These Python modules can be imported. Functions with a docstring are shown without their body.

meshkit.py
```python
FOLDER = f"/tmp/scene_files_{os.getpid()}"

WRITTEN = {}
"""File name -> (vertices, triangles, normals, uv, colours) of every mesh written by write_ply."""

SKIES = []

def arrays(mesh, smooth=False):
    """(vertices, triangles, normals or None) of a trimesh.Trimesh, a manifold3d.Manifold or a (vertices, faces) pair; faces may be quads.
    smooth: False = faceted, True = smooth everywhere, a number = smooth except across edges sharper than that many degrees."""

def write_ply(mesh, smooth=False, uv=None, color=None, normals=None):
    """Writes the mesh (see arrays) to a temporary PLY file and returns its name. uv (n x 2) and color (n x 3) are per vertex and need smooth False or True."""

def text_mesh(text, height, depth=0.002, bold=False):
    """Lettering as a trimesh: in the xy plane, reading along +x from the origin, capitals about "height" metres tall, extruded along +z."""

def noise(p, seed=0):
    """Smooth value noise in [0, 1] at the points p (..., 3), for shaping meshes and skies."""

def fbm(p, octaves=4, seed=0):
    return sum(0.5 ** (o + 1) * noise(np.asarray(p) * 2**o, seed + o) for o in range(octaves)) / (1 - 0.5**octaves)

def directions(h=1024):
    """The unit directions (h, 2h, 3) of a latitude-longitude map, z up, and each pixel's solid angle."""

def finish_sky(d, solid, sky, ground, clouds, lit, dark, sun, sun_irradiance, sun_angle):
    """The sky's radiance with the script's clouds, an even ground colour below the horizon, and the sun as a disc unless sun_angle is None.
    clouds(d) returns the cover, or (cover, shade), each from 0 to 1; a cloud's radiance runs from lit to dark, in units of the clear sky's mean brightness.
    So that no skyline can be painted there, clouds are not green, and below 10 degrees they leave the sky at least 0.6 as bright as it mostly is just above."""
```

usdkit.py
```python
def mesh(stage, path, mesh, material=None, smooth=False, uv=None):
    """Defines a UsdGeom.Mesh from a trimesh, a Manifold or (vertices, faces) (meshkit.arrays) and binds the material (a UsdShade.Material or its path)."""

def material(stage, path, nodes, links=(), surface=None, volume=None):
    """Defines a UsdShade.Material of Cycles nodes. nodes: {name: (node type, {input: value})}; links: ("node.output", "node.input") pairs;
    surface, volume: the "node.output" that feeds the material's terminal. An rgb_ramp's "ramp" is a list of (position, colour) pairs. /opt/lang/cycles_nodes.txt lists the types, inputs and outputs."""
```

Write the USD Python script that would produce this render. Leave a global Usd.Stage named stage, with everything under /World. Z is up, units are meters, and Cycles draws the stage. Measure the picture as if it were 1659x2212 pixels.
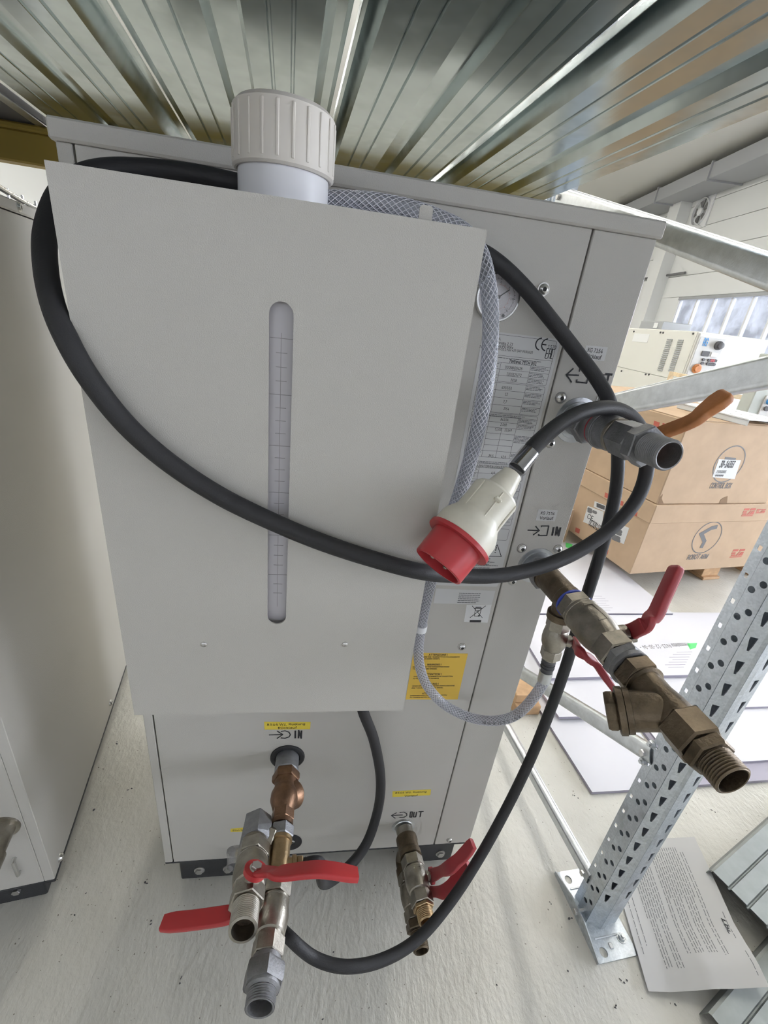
import math, random
import numpy as np
import trimesh
import manifold3d as m3
from shapely.geometry import Polygon, LineString, Point, box as sbox
from shapely.ops import unary_union
from shapely import affinity
from pxr import Usd, UsdGeom, UsdLux, UsdShade, Gf, Sdf
import usdkit, meshkit

stage = Usd.Stage.CreateInMemory()
UsdGeom.SetStageUpAxis(stage, 'Z')
UsdGeom.SetStageMetersPerUnit(stage, 1.0)
UsdGeom.Xform.Define(stage, '/World')
stage.SetDefaultPrim(stage.GetPrimAtPath('/World'))
random.seed(7)
RNG = np.random.default_rng(7)
MAT = usdkit.material
LK = '/World/Looks/'

# ------------------------------------------------------------------ camera
FPX = 957.097                      # focal length in pixels of the 1659 x 2212 frame
RM = np.array([[0.9865683112914856, -0.1200925503319345, 0.11072825524787466],
               [0.05109072365216292, -0.41699662227057016, -0.9074709664620867],
               [0.15515381114289467, 0.9009392856179085, -0.40526003814603745]])   # rows: right, down, forward
CC = np.array([0.30905823, -0.66732789, 1.37773451])
cam = UsdGeom.Camera.Define(stage, '/World/camera')
m = np.eye(4)
m[0, :3], m[1, :3], m[2, :3], m[3, :3] = RM[0], -RM[1], -RM[2], CC
cam.AddTransformOp().Set(Gf.Matrix4d(*m.ravel().tolist()))
cam.CreateHorizontalApertureAttr(24.0)
cam.CreateVerticalApertureAttr(32.0)
cam.CreateFocalLengthAttr(24.0 * FPX / 1659)
cam.CreateClippingRangeAttr(Gf.Vec2f(0.02, 500))
cam.CreateExposureAttr(-2.05)

# hall frame: the building stands 8 degrees askew to the chiller
E1 = np.array([0.9901015, -0.1403534, 0.0]); E2 = np.array([0.1403534, 0.9901015, 0.0]); E3 = np.array([0, 0, 1.0])
def H(a, b, z):
    return np.array([CC[0], CC[1], 0]) + a * E1 + b * E2 + z * E3

# ------------------------------------------------------------------ daylight and lamps
dome = UsdLux.DomeLight.Define(stage, '/World/sky')
dome.CreateIntensityAttr(1.0)
MAT(stage, LK + 'sky_look', {
    'tc': ('texture_coordinate', {}),
    'n': ('noise_texture', {'scale': 3.2, 'detail': 5.0, 'roughness': 0.55}),
    'r': ('rgb_ramp', {'ramp': [(0.42, (0, 0, 0)), (0.62, (1, 1, 1))]}),
    'mx': ('mix_color', {'a': (0.88, 0.95, 1.12), 'b': (1.3, 1.32, 1.36)}),
    'bg': ('background_shader', {'strength': 12.0})},
    [('tc.generated', 'n.vector'), ('n.fac', 'r.fac'), ('r.color', 'mx.fac'), ('mx.result', 'bg.color')], surface='bg.background')
UsdShade.MaterialBindingAPI.Apply(dome.GetPrim()).Bind(UsdShade.Material.Get(stage, LK + 'sky_look'))

def area_light(name, center, normal, up, w, h, power, color=(1, 1, 1)):
    L = UsdLux.RectLight.Define(stage, '/World/' + name)
    n = np.array(normal, float); n /= np.linalg.norm(n)
    z = -n; x = np.cross(up, z); x /= np.linalg.norm(x); y = np.cross(z, x)
    mm = np.eye(4); mm[0, :3], mm[1, :3], mm[2, :3], mm[3, :3] = x, y, z, center
    L.AddTransformOp().Set(Gf.Matrix4d(*mm.ravel().tolist()))
    L.CreateWidthAttr(w); L.CreateHeightAttr(h); L.CreateIntensityAttr(power); L.CreateColorAttr(Gf.Vec3f(*color))
    return L
WIN_Z0, WIN_Z1 = 0.55, 2.34
# daylight that falls in through the long window band of the right-hand wall and the windows behind the photographer
area_light('window_daylight', H(6.25, 2.7, (WIN_Z0 + WIN_Z1) / 2), -E1, E3, 7.2, WIN_Z1 - WIN_Z0 - 0.1, 85.0, (0.95, 0.98, 1.0))
area_light('window_daylight_front', H(-1.0, -7.25, 2.68), E2, E3, 11.0, 0.72, 3.0, (1.0, 0.96, 0.88))

# ------------------------------------------------------------------ helpers
def P(u, v, x=None, y=None, z=None, d=None):
    """the point of the photo's pixel that lies on a known plane of the room (or at a known depth)"""
    r = RM.T @ np.array([(u - 829.5) / FPX, (v - 1106) / FPX, 1])
    t = (x - CC[0]) / r[0] if x is not None else (y - CC[1]) / r[1] if y is not None else (z - CC[2]) / r[2] if z is not None else d
    return CC + t * r
def PA(u, v, a):
    r = RM.T @ np.array([(u - 829.5) / FPX, (v - 1106) / FPX, 1])
    t = a / (E1 @ r)
    p = t * r
    return E2 @ p, p[2] + CC[2]
def nrm(v):
    v = np.array(v, float); return v / np.linalg.norm(v)

used = {}
def numbered(parent, name):
    k = (parent, name); n = used.get(k, 0); used[k] = n + 1
    return name if n == 0 else f'{name}_{n:03d}'
BASE = {}
def thing(name, label, cat, base=(0, 0, 0), group=None, kind=None):
    path = '/World/' + numbered('/World', name)
    x = UsdGeom.Xform.Define(stage, path); x.AddTranslateOp().Set(Gf.Vec3d(*map(float, base)))
    p = x.GetPrim(); BASE[path] = np.array(base, float)
    if label: p.SetCustomDataByKey('label', label)
    if cat: p.SetCustomDataByKey('category', cat)
    if group: p.SetCustomDataByKey('group', group)
    if kind: p.SetCustomDataByKey('kind', kind)
    return path
def arr(mesh):
    if hasattr(mesh, 'to_mesh'):
        q = mesh.to_mesh(); return np.array(q.vert_properties[:, :3], float), np.array(q.tri_verts)
    if isinstance(mesh, (tuple, list)):
        v, f = np.asarray(mesh[0], float), np.asarray(mesh[1], int)
        if f.shape[1] == 4: f = np.vstack([f[:, [0, 1, 2]], f[:, [0, 2, 3]]])
        return v, f
    return np.array(mesh.vertices, float), np.array(mesh.faces)
def part(parent, name, mesh, mat, smooth=30, label=None, kind=None, group=None, cat=None):
    """one mesh prim under its thing (world coordinates in, local coordinates out)"""
    path = parent + '/' + numbered(parent, name)
    root = '/'.join(parent.split('/')[:3])
    v, f = arr(mesh)
    usdkit.mesh(stage, path, trimesh.Trimesh(v - BASE.get(root, 0), f, process=False), LK + mat, smooth=smooth)
    p = stage.GetPrimAtPath(path)
    for k, val in (('label', label), ('kind', kind), ('group', group), ('category', cat)):
        if val: p.SetCustomDataByKey(k, val)
    return path
def copy_of(src, label, base, rotz=0.0, group=None):
    name = src.split('/')[-1]
    path = '/World/' + numbered('/World', name)
    x = UsdGeom.Xform.Define(stage, path); x.AddTranslateOp().Set(Gf.Vec3d(*map(float, base)))
    if rotz: x.AddRotateZOp().Set(rotz)
    p = x.GetPrim()
    p.GetReferences().AddInternalReference(src); p.SetInstanceable(True)
    p.SetCustomDataByKey('label', label); p.SetCustomDataByKey('category', stage.GetPrimAtPath(src).GetCustomDataByKey('category'))
    if group: p.SetCustomDataByKey('group', group)
    return path
cat_ = trimesh.util.concatenate
def T(v, f): return trimesh.Trimesh(np.asarray(v, float), np.asarray(f, int), process=False)

def frame_of(d):
    d = nrm(d); a = np.array([0, 0, 1.0]) if abs(d[2]) < 0.9 else np.array([1.0, 0, 0])
    x = nrm(np.cross(a, d)); return x, np.cross(d, x), d
def cbox(lo, hi, b=0.0015, R=None, o=None):
    """a box with chamfered edges; R (rows = axes) and o place it"""
    lo, hi = np.minimum(lo, hi).astype(float), np.maximum(lo, hi).astype(float)
    b = min(b, 0.45 * (hi - lo).min())
    pts = []
    for i in range(8):
        c = [(lo, hi)[(i >> k) & 1][k] for k in range(3)]; s = [1 - 2 * ((i >> k) & 1) for k in range(3)]
        for k in range(3):
            q = list(c)
            for j in range(3):
                if j != k: q[j] += s[j] * b
            pts.append(q)
    h = trimesh.convex.convex_hull(np.array(pts)); v, f = np.array(h.vertices), np.array(h.faces)
    if R is not None: v = v @ np.array(R)
    if o is not None: v = v + np.array(o)
    return T(v, f)
def lathe(o, d, prof, n=32, close=False):
    """profile [(t, r)] turned about the axis o + t d"""
    x, y, z = frame_of(d); prof = np.array(prof, float)
    ang = np.linspace(0, 2 * np.pi, n, endpoint=False)
    ring = np.cos(ang)[:, None] * x + np.sin(ang)[:, None] * y
    v = np.concatenate([np.array(o) + t * z + r * ring for t, r in prof]); f = []
    for i in range(len(prof) - 1):
        for j in range(n):
            k = (j + 1) % n; f += [[i*n+j, i*n+k, (i+1)*n+k], [i*n+j, (i+1)*n+k, (i+1)*n+j]]
    nv = len(v); v = np.vstack([v, np.array(o) + prof[0][0] * z, np.array(o) + prof[-1][0] * z])
    for j in range(n):
        k = (j + 1) % n
        f += [[nv, k, j], [nv + 1, (len(prof)-1)*n + j, (len(prof)-1)*n + k]]
    return T(v, f)
def cyl(a, b, r, n=20, r2=None, ch=0.0):
    a, b = np.array(a, float), np.array(b, float); L = np.linalg.norm(b - a); r2 = r if r2 is None else r2
    pr = [(0, r), (L, r2)] if ch == 0 else [(0, r - ch), (ch, r), (L - ch, r2), (L, r2 - ch)]
    return lathe(a, b - a, pr, n)
def hexa(o, d, t0, t1, af, rot=0.0, ch=0.0012, n=6):
    """hexagon (or octagon) nut section, af = across flats"""
    x, y, z = frame_of(d); R = af / 2 / math.cos(math.pi / n); pts = []
    for t, r in ((t0, R * 0.93), (t0 + ch, R), (t1 - ch, R), (t1, R * 0.93)):
        for k in range(n):
            a = rot + 2 * math.pi * k / n
            pts.append(np.array(o) + t * z + r * (math.cos(a) * x + math.sin(a) * y))
    h = trimesh.convex.convex_hull(np.array(pts)); return T(h.vertices, h.faces)
def thread(t0, t1, r, pitch=0.0030, dep=0.0015):
    out = []; t = t0
    while t < t1 - pitch * 0.6:
        out += [(t, r - dep), (t + pitch * 0.45, r), (t + pitch * 0.6, r)]; t += pitch
    return out + [(t1, r - dep)]
def bez(pts, n=12):
    """Catmull-Rom curve through the points"""
    p = np.array(pts, float); p = np.vstack([2 * p[0] - p[1], p, 2 * p[-1] - p[-2]]); out = []
    for i in range(1, len(p) - 2):
        for s in np.linspace(0, 1, n, endpoint=False):
            a, b, c, d = p[i-1], p[i], p[i+1], p[i+2]
            out.append(0.5 * ((2*b) + (-a + c)*s + (2*a - 5*b + 4*c - d)*s*s + (-a + 3*b - 3*c + d)*s**3))
    out.append(p[-2]); return np.array(out)
def frames(path):
    t = np.gradient(path, axis=0); t /= np.linalg.norm(t, axis=1)[:, None]
    x = np.zeros_like(t); x[0] = frame_of(t[0])[0]
    for i in range(1, len(t)):
        q = x[i-1] - t[i] * (x[i-1] @ t[i]); x[i] = q / np.linalg.norm(q)
    return t, x, np.cross(t, x)
def tube(path, r, n=14, caps=True):
    path = np.array(path, float); t, x, y = frames(path); r = np.broadcast_to(r, len(path))
    ang = np.linspace(0, 2 * np.pi, n, endpoint=False)
    v = (path[:, None] + r[:, None, None] * (np.cos(ang)[None, :, None] * x[:, None] + np.sin(ang)[None, :, None] * y[:, None])).reshape(-1, 3); f = []
    for i in range(len(path) - 1):
        for j in range(n):
            k = (j + 1) % n; f += [[i*n+j, i*n+k, (i+1)*n+k], [i*n+j, (i+1)*n+k, (i+1)*n+j]]
    if caps:
        nv = len(v); v = np.vstack([v, path[0], path[-1]]); m_ = (len(path) - 1) * n
        for j in range(n):
            k = (j + 1) % n; f += [[nv, k, j], [nv + 1, m_ + j, m_ + k]]
    return T(v, f)
def lever(stations, sdir):
    """a flat handle: stations (point, width, thickness), sdir = the stem's direction"""
    if len(stations) < 12:
        m_ = 5; pp = bez([s[0] for s in stations], m_); u_ = np.arange(len(pp)) / m_; k_ = np.arange(len(stations))
        stations = [(p, np.interp(u, k_, [s[1] for s in stations]), np.interp(u, k_, [s[2] for s in stations])) for p, u in zip(pp, u_)]
    pts = np.array([s[0] for s in stations], float); t = np.gradient(pts, axis=0); v, f = [], []
    for i, (p, w, th) in enumerate(stations):
        ti = nrm(t[i]); side = nrm(np.cross(ti, sdir)); up = nrm(np.cross(side, ti))
        prof = [(-.5, -.28), (-.42, -.5), (.42, -.5), (.5, -.28), (.5, .28), (.42, .5), (-.42, .5), (-.5, .28)]
        for a, b in prof: v.append(np.array(p) + side * a * w + up * b * th)
    n = 8
    for i in range(len(stations) - 1):
        for j in range(n):
            k = (j + 1) % n; f += [[i*n+j, i*n+k, (i+1)*n+k], [i*n+j, (i+1)*n+k, (i+1)*n+j]]
    L = (len(stations) - 1) * n
    for j in range(1, n - 1): f += [[0, j + 1, j], [L, L + j, L + j + 1]]
    return T(v, f)
def slab(geom, o, xd, yd, depth):
    """shapely shape in the plane (o, xd, yd), extruded by depth along xd x yd"""
    gs = [g for g in getattr(geom, 'geoms', [geom]) if not g.is_empty and g.geom_type == 'Polygon']
    xd, yd = np.array(xd, float), np.array(yd, float); zd = np.cross(xd, yd); out = []
    for g in gs:
        e = trimesh.creation.extrude_polygon(g, abs(depth), engine='earcut'); v = np.array(e.vertices)
        if depth < 0: v[:, 2] -= abs(depth)
        out.append(T(np.array(o) + v[:, :1] * xd + v[:, 1:2] * yd + v[:, 2:] * zd, e.faces))
    return cat_(out)
def words(text, o, xd, yd, h, w=None, bold=False, depth=0.00025, slant=0.0):
    t = meshkit.text_mesh(text, h, depth, bold); v = np.array(t.vertices)
    if w: v[:, 0] *= w / max(1e-6, v[:, 0].max())
    v[:, 0] += slant * v[:, 1]
    xd, yd = np.array(xd, float), np.array(yd, float)
    return T(np.array(o) + v[:, :1] * xd + v[:, 1:2] * yd + v[:, 2:] * np.cross(xd, yd), t.faces)
def rrect(x0, y0, x1, y1, r): return sbox(x0 + r, y0 + r, x1 - r, y1 - r).buffer(r, quad_segs=4)

# ------------------------------------------------------------------ looks
def pbr(name, color, rough=0.5, metal=0.0, bump=0.0, bscale=200.0, var=0.0, vscale=6.0, coat=0.0, **kw):
    nodes = {'p': ('principled_bsdf', {'base_color': color, 'roughness': rough, 'metallic': metal, 'coat_weight': coat, **kw})}; links = []
    if bump or var: nodes['g'] = ('geometry', {})
    if bump:
        nodes['n'] = ('noise_texture', {'scale': bscale, 'detail': 2.0}); nodes['b'] = ('bump', {'strength': bump, 'distance': 0.001})
        links += [('g.position', 'n.vector'), ('n.fac', 'b.height'), ('b.normal', 'p.normal')]
    if var:
        nodes['vn'] = ('noise_texture', {'scale': vscale, 'detail': 5.0, 'roughness': 0.6})
        nodes['vr'] = ('rgb_ramp', {'ramp': [(0.3, tuple(c * (1 - var) for c in color)), (0.7, tuple(min(1, c * (1 + var)) for c in color))]})
        links += [('g.position', 'vn.vector'), ('vn.fac', 'vr.fac'), ('vr.color', 'p.base_color')]
    MAT(stage, LK + name, nodes, links, surface='p.BSDF')
pbr('powder_grey', (0.485, 0.468, 0.428), 0.40, bump=0.35, bscale=900)
pbr('powder_grey_pale', (0.58, 0.585, 0.56), 0.5)
pbr('seam_dark', (0.03, 0.03, 0.03), 0.8)
pbr('rail_black', (0.018, 0.019, 0.022), 0.5, bump=0.3, bscale=400)
pbr('rubber_black', (0.013, 0.013, 0.015), 0.6, bump=0.25, bscale=500)
pbr('zinc', (0.62, 0.64, 0.65), 0.33, 1.0, bump=0.2, bscale=300, var=0.12, vscale=40)
pbr('chrome', (0.75, 0.75, 0.75), 0.22, 1.0)
pbr('steel_bolt', (0.6, 0.59, 0.57), 0.3, 1.0)
pbr('nickel', (0.36, 0.335, 0.29), 0.36, 1.0, bump=0.35, bscale=350, var=0.22, vscale=45)
pbr('nickel_old', (0.25, 0.225, 0.185), 0.42, 0.95, bump=0.5, bscale=260, var=0.32, vscale=35)
pbr('bronze_dirty', (0.135, 0.105, 0.072), 0.45, 0.9, bump=0.6, bscale=260, var=0.4, vscale=32)
pbr('red_brass', (0.21, 0.125, 0.08), 0.42, 0.95, bump=0.4, bscale=300, var=0.35, vscale=35)
pbr('brass', (0.40, 0.29, 0.165), 0.35, 1.0, bump=0.3, bscale=300, var=0.2, vscale=50)
pbr('iron_dull', (0.23, 0.23, 0.235), 0.55, 0.8, bump=0.5, bscale=350, var=0.2, vscale=50)
pbr('iron_galv', (0.32, 0.325, 0.34), 0.5, 0.85, bump=0.5, bscale=400, var=0.15, vscale=60)
pbr('pipe_bore', (0.09, 0.065, 0.045), 0.8, 0.2, bump=0.6, bscale=300, var=0.4, vscale=60)
pbr('rust', (0.28, 0.12, 0.045), 0.9, bump=0.5, bscale=300)
pbr('handle_red', (0.42, 0.028, 0.032), 0.38, bump=0.15, bscale=300)
pbr('handle_dark_red', (0.30, 0.03, 0.038), 0.45, bump=0.15, bscale=300)
pbr('handle_orange', (0.42, 0.16, 0.05), 0.5, bump=0.25, bscale=200, var=0.25, vscale=30)
pbr('blue_seal', (0.05, 0.08, 0.42), 0.5)
pbr('red_seal', (0.35, 0.03, 0.04), 0.6)
pbr('plug_cream', (0.66, 0.63, 0.53), 0.35, var=0.05, vscale=60)
pbr('plug_red', (0.40, 0.032, 0.038), 0.35)
pbr('cap_white', (0.66, 0.62, 0.56), 0.42, subsurface_weight=0.0)
pbr('tank_white', (0.72, 0.72, 0.74), 0.28, bump=0.15, bscale=60)
pbr('gauge_white', (0.55, 0.53, 0.55), 0.4)
pbr('tank_mark', (0.30, 0.29, 0.29), 0.6)
pbr('label_silver', (0.56, 0.56, 0.55), 0.45)
pbr('label_white', (0.68, 0.68, 0.67), 0.5)
pbr('label_yellow', (0.72, 0.47, 0.07), 0.5)
pbr('label_lemon', (0.70, 0.55, 0.06), 0.5)
pbr('ink', (0.015, 0.015, 0.018), 0.6)
pbr('ink_grey', (0.14, 0.14, 0.145), 0.7)
pbr('ink_red', (0.42, 0.10, 0.07), 0.7)
pbr('ink_blue', (0.04, 0.22, 0.50), 0.6)
pbr('marker_green', (0.10, 0.62, 0.16), 0.7)
pbr('braid_white', (0.66, 0.66, 0.70), 0.45)
pbr('board_white', (0.60, 0.595, 0.63), 0.6, bump=0.15, bscale=30)
pbr('board_edge', (0.33, 0.31, 0.37), 0.7)
pbr('paper', (0.48, 0.475, 0.465), 0.85)
pbr('cardboard', (0.47, 0.335, 0.22), 0.8, bump=0.2, bscale=150, var=0.06, vscale=8)
pbr('cardboard_side', (0.40, 0.26, 0.14), 0.8, bump=0.2, bscale=150, var=0.06, vscale=8)
pbr('cardboard_torn', (0.22, 0.14, 0.08), 0.9)
pbr('wood_pallet', (0.48, 0.30, 0.16), 0.75, var=0.25, vscale=14)
pbr('wood_pale', (0.66, 0.52, 0.34), 0.7, var=0.2, vscale=14)
pbr('beam_yellow', (0.22, 0.152, 0.024), 0.55)
pbr('wall_white', (0.80, 0.81, 0.80), 0.7, bump=0.1, bscale=60)
pbr('ceiling_white', (0.86, 0.85, 0.80), 0.8)
pbr('duct_grey', (0.38, 0.39, 0.41), 0.5, 0.2)
pbr('mullion_white', (0.84, 0.85, 0.86), 0.5)
pbr('frame_grey', (0.40, 0.41, 0.42), 0.5, 0.4)
pbr('machine_cream', (0.70, 0.695, 0.64), 0.5)
pbr('machine_white', (0.78, 0.79, 0.78), 0.5)
pbr('machine_green_grey', (0.42, 0.45, 0.42), 0.5)
pbr('dark_grey', (0.07, 0.07, 0.075), 0.6)
pbr('crate_red', (0.26, 0.07, 0.06), 0.6)
pbr('lamp_case', (0.7, 0.7, 0.7), 0.5)
MAT(stage, LK + 'lamp_glow', {'e': ('emission', {'color': (1.0, 0.97, 0.90), 'strength': 150.0})}, [], surface='e.emission')

# pale floor coating with a stippled, orange-peel surface
MAT(stage, LK + 'floor_coating', {
    'g': ('geometry', {}), 'mp': ('mapping', {'scale': (1.0, 0.55, 1.0), 'rotation': (0, 0, 0.15)}),
    'n1': ('noise_texture', {'scale': 75.0, 'detail': 3.0, 'roughness': 0.55}), 'n2': ('noise_texture', {'scale': 5.0, 'detail': 4.0}),
    'n3': ('noise_texture', {'scale': 130.0, 'detail': 1.0}), 'sp': ('rgb_ramp', {'ramp': [(0.735, (1, 1, 1)), (0.76, (0.35, 0.33, 0.3))]}),
    'r': ('rgb_ramp', {'ramp': [(0.3, (0.50, 0.485, 0.43)), (0.7, (0.58, 0.565, 0.51))]}),
    'mx': ('mix_color', {'blend_type': 'multiply', 'fac': 1.0}),
    'b': ('bump', {'strength': 0.45, 'distance': 0.005}), 'p': ('principled_bsdf', {'roughness': 0.36})},
    [('g.position', 'mp.vector'), ('mp.vector', 'n1.vector'), ('g.position', 'n2.vector'), ('g.position', 'n3.vector'), ('n3.fac', 'sp.fac'),
     ('n2.fac', 'r.fac'), ('r.color', 'mx.a'), ('sp.color', 'mx.b'), ('mx.result', 'p.base_color'), ('n1.fac', 'b.height'), ('b.normal', 'p.normal')], surface='p.BSDF')
# bright rolled sheet metal of the shelf decks: faint drawing lines along the ribs
MAT(stage, LK + 'deck_zinc', {
    'g': ('geometry', {}), 'mp': ('mapping', {'scale': (140.0, 2.0, 60.0)}), 'n': ('noise_texture', {'scale': 1.0, 'detail': 3.0}),
    'n2': ('noise_texture', {'scale': 7.0, 'detail': 3.0}), 'rr': ('map_range', {'from_min': 0.3, 'from_max': 0.7, 'to_min': 0.12, 'to_max': 0.26}),
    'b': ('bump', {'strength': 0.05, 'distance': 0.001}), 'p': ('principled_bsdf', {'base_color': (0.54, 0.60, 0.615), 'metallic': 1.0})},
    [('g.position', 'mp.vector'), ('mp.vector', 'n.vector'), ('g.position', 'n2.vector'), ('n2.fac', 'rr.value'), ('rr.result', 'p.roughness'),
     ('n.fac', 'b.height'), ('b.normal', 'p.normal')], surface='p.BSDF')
# spangled galvanised steel of the rack
MAT(stage, LK + 'rack_zinc', {
    'g': ('geometry', {}), 'v': ('voronoi_texture', {'scale': 260.0}), 'n': ('noise_texture', {'scale': 18.0, 'detail': 4.0}),
    'r': ('rgb_ramp', {'ramp': [(0.0, (0.54, 0.58, 0.62)), (1.0, (0.66, 0.70, 0.74))]}), 'rr': ('map_range', {'from_min': 0.3, 'from_max': 0.7, 'to_min': 0.28, 'to_max': 0.46}),
    's': ('separate_color', {}), 'p': ('principled_bsdf', {'metallic': 0.9})},
    [('g.position', 'v.vector'), ('g.position', 'n.vector'), ('v.color', 's.color'), ('s.r', 'r.fac'), ('r.color', 'p.base_color'), ('n.fac', 'rr.value'), ('rr.result', 'p.roughness')], surface='p.BSDF')
# clear PVC hose wall
MAT(stage, LK + 'hose_clear', {
    't': ('transparent_bsdf', {'color': (0.82, 0.83, 0.86)}), 'p': ('principled_bsdf', {'base_color': (0.30, 0.31, 0.34), 'roughness': 0.18}), 'mx': ('mix_closure', {'fac': 0.38})},
    [('t.BSDF', 'mx.closure1'), ('p.BSDF', 'mx.closure2')], surface='mx.closure')
MAT(stage, LK + 'sleeve_clear', {
    't': ('transparent_bsdf', {'color': (0.92, 0.92, 0.93)}), 'p': ('glossy_bsdf', {'color': (0.9, 0.9, 0.92), 'roughness': 0.12}), 'mx': ('mix_closure', {'fac': 0.3})},
    [('t.BSDF', 'mx.closure1'), ('p.BSDF', 'mx.closure2')], surface='mx.closure')
MAT(stage, LK + 'gauge_glass', {
    't': ('transparent_bsdf', {}), 'p': ('glossy_bsdf', {'color': (1, 1, 1), 'roughness': 0.35}), 'mx': ('mix_closure', {'fac': 0.05})},
    [('t.BSDF', 'mx.closure1'), ('p.BSDF', 'mx.closure2')], surface='mx.closure')
# dusty profiled window glass
MAT(stage, LK + 'window_glass', {
    'g': ('geometry', {}), 'n': ('noise_texture', {'scale': 2.5, 'detail': 5.0}), 'r': ('map_range', {'from_min': 0.35, 'from_max': 0.7, 'to_min': 0.10, 'to_max': 0.40, 'clamp': True}),
    't': ('transparent_bsdf', {'color': (0.96, 0.97, 1.0)}), 'd': ('translucent_bsdf', {'color': (0.9, 0.92, 0.96)}), 'mx': ('mix_closure', {}),
    'f': ('fresnel', {'IOR': 1.4}), 'gl': ('glossy_bsdf', {'color': (1, 1, 1), 'roughness': 0.08}), 'm2': ('mix_closure', {})},
    [('g.position', 'n.vector'), ('n.fac', 'r.value'), ('r.result', 'mx.fac'), ('t.BSDF', 'mx.closure1'), ('d.BSDF', 'mx.closure2'),
     ('f.fac', 'm2.fac'), ('mx.closure', 'm2.closure1'), ('gl.BSDF', 'm2.closure2')], surface='m2.closure')

# ------------------------------------------------------------------ the hall
HB = np.array([E1, E2, E3])
def hbox(a0, a1, b0, b1, z0, z1, ch=0.002): return cbox((a0, b0, z0), (a1, b1, z1), ch, HB, (CC[0], CC[1], 0))
def struct(name, mesh, mat, label, smooth=30):
    return part('/World', name, mesh, mat, smooth, label=label, kind='structure')
def sgroup(name, label): return thing(name, label, None, kind='structure')
AR = 6.0
ZC = PA(1659, 295, 5.35)[1] + 0.16
                   # right-hand wall, ceiling height
def tiles(a0, a1, b0, b1, n):
    return hbox(a0, a1, b0, b1, -0.12, 0.0, 0.0005)
struct('floor', tiles(-9, 6.3, -7.5, 16.3, 1), 'floor_coating', 'pale grey stippled floor coating of the hall')
struct('ceiling', hbox(-9, 6.3, -7.5, 16.3, ZC, ZC + 0.15), 'ceiling_white', 'pale ceiling of the hall')
struct('wall_left', hbox(-9.1, -9, -7.5, 16.3, 0, ZC), 'wall_white', 'plain white far wall on the side of the second chiller')
struct('wall_back', hbox(-9, 6.3, 16.2, 16.3, 0, ZC), 'wall_white', 'plain white wall at the back of the hall')
# front wall with a window opening behind the photographer
wf = sgroup('wall_front', 'white wall with windows behind the photographer')
for z0, z1, a0, a1 in ((0, 2.3, -9, 6.3), (3.05, ZC, -9, 6.3), (2.3, 3.05, -9, -6.5), (2.3, 3.05, 4.5, 6.3)):
    part(wf, 'panel', hbox(a0, a1, -7.1, -7.0, z0, z1), 'wall_white')
# right-hand wall: horizontal panels over a long window band
wr = sgroup('wall_right', 'white wall of wide horizontal panels above the window band')
zj = [WIN_Z1 + 0.06] + sorted(PA(u, v, AR)[1] for u, v in ((1620, 576), (1659, 509), (1659, 448), (1659, 389))) + [ZC]
for i in range(len(zj) - 1):
    for b0, b1 in ((-7.5, 2.4), (2.4, 16.3)):
        part(wr, 'wall_panel', hbox(AR, AR + 0.12, b0, b1 - 0.004, zj[i] + 0.004, zj[i + 1] - 0.004, 0.006), 'wall_white')
part(wr, 'backing', hbox(AR + 0.03, AR + 0.1, -7.5, 16.2, WIN_Z1 + 0.07, ZC - 0.01), 'frame_grey')
part(wr, 'sill_wall', hbox(AR, AR + 0.12, -7.5, 16.2, 0, WIN_Z0), 'wall_white')
part(wr, 'end_wall', hbox(AR, AR + 0.12, 10.55, 16.2, WIN_Z0, WIN_Z1 + 0.06), 'wall_white')
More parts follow.
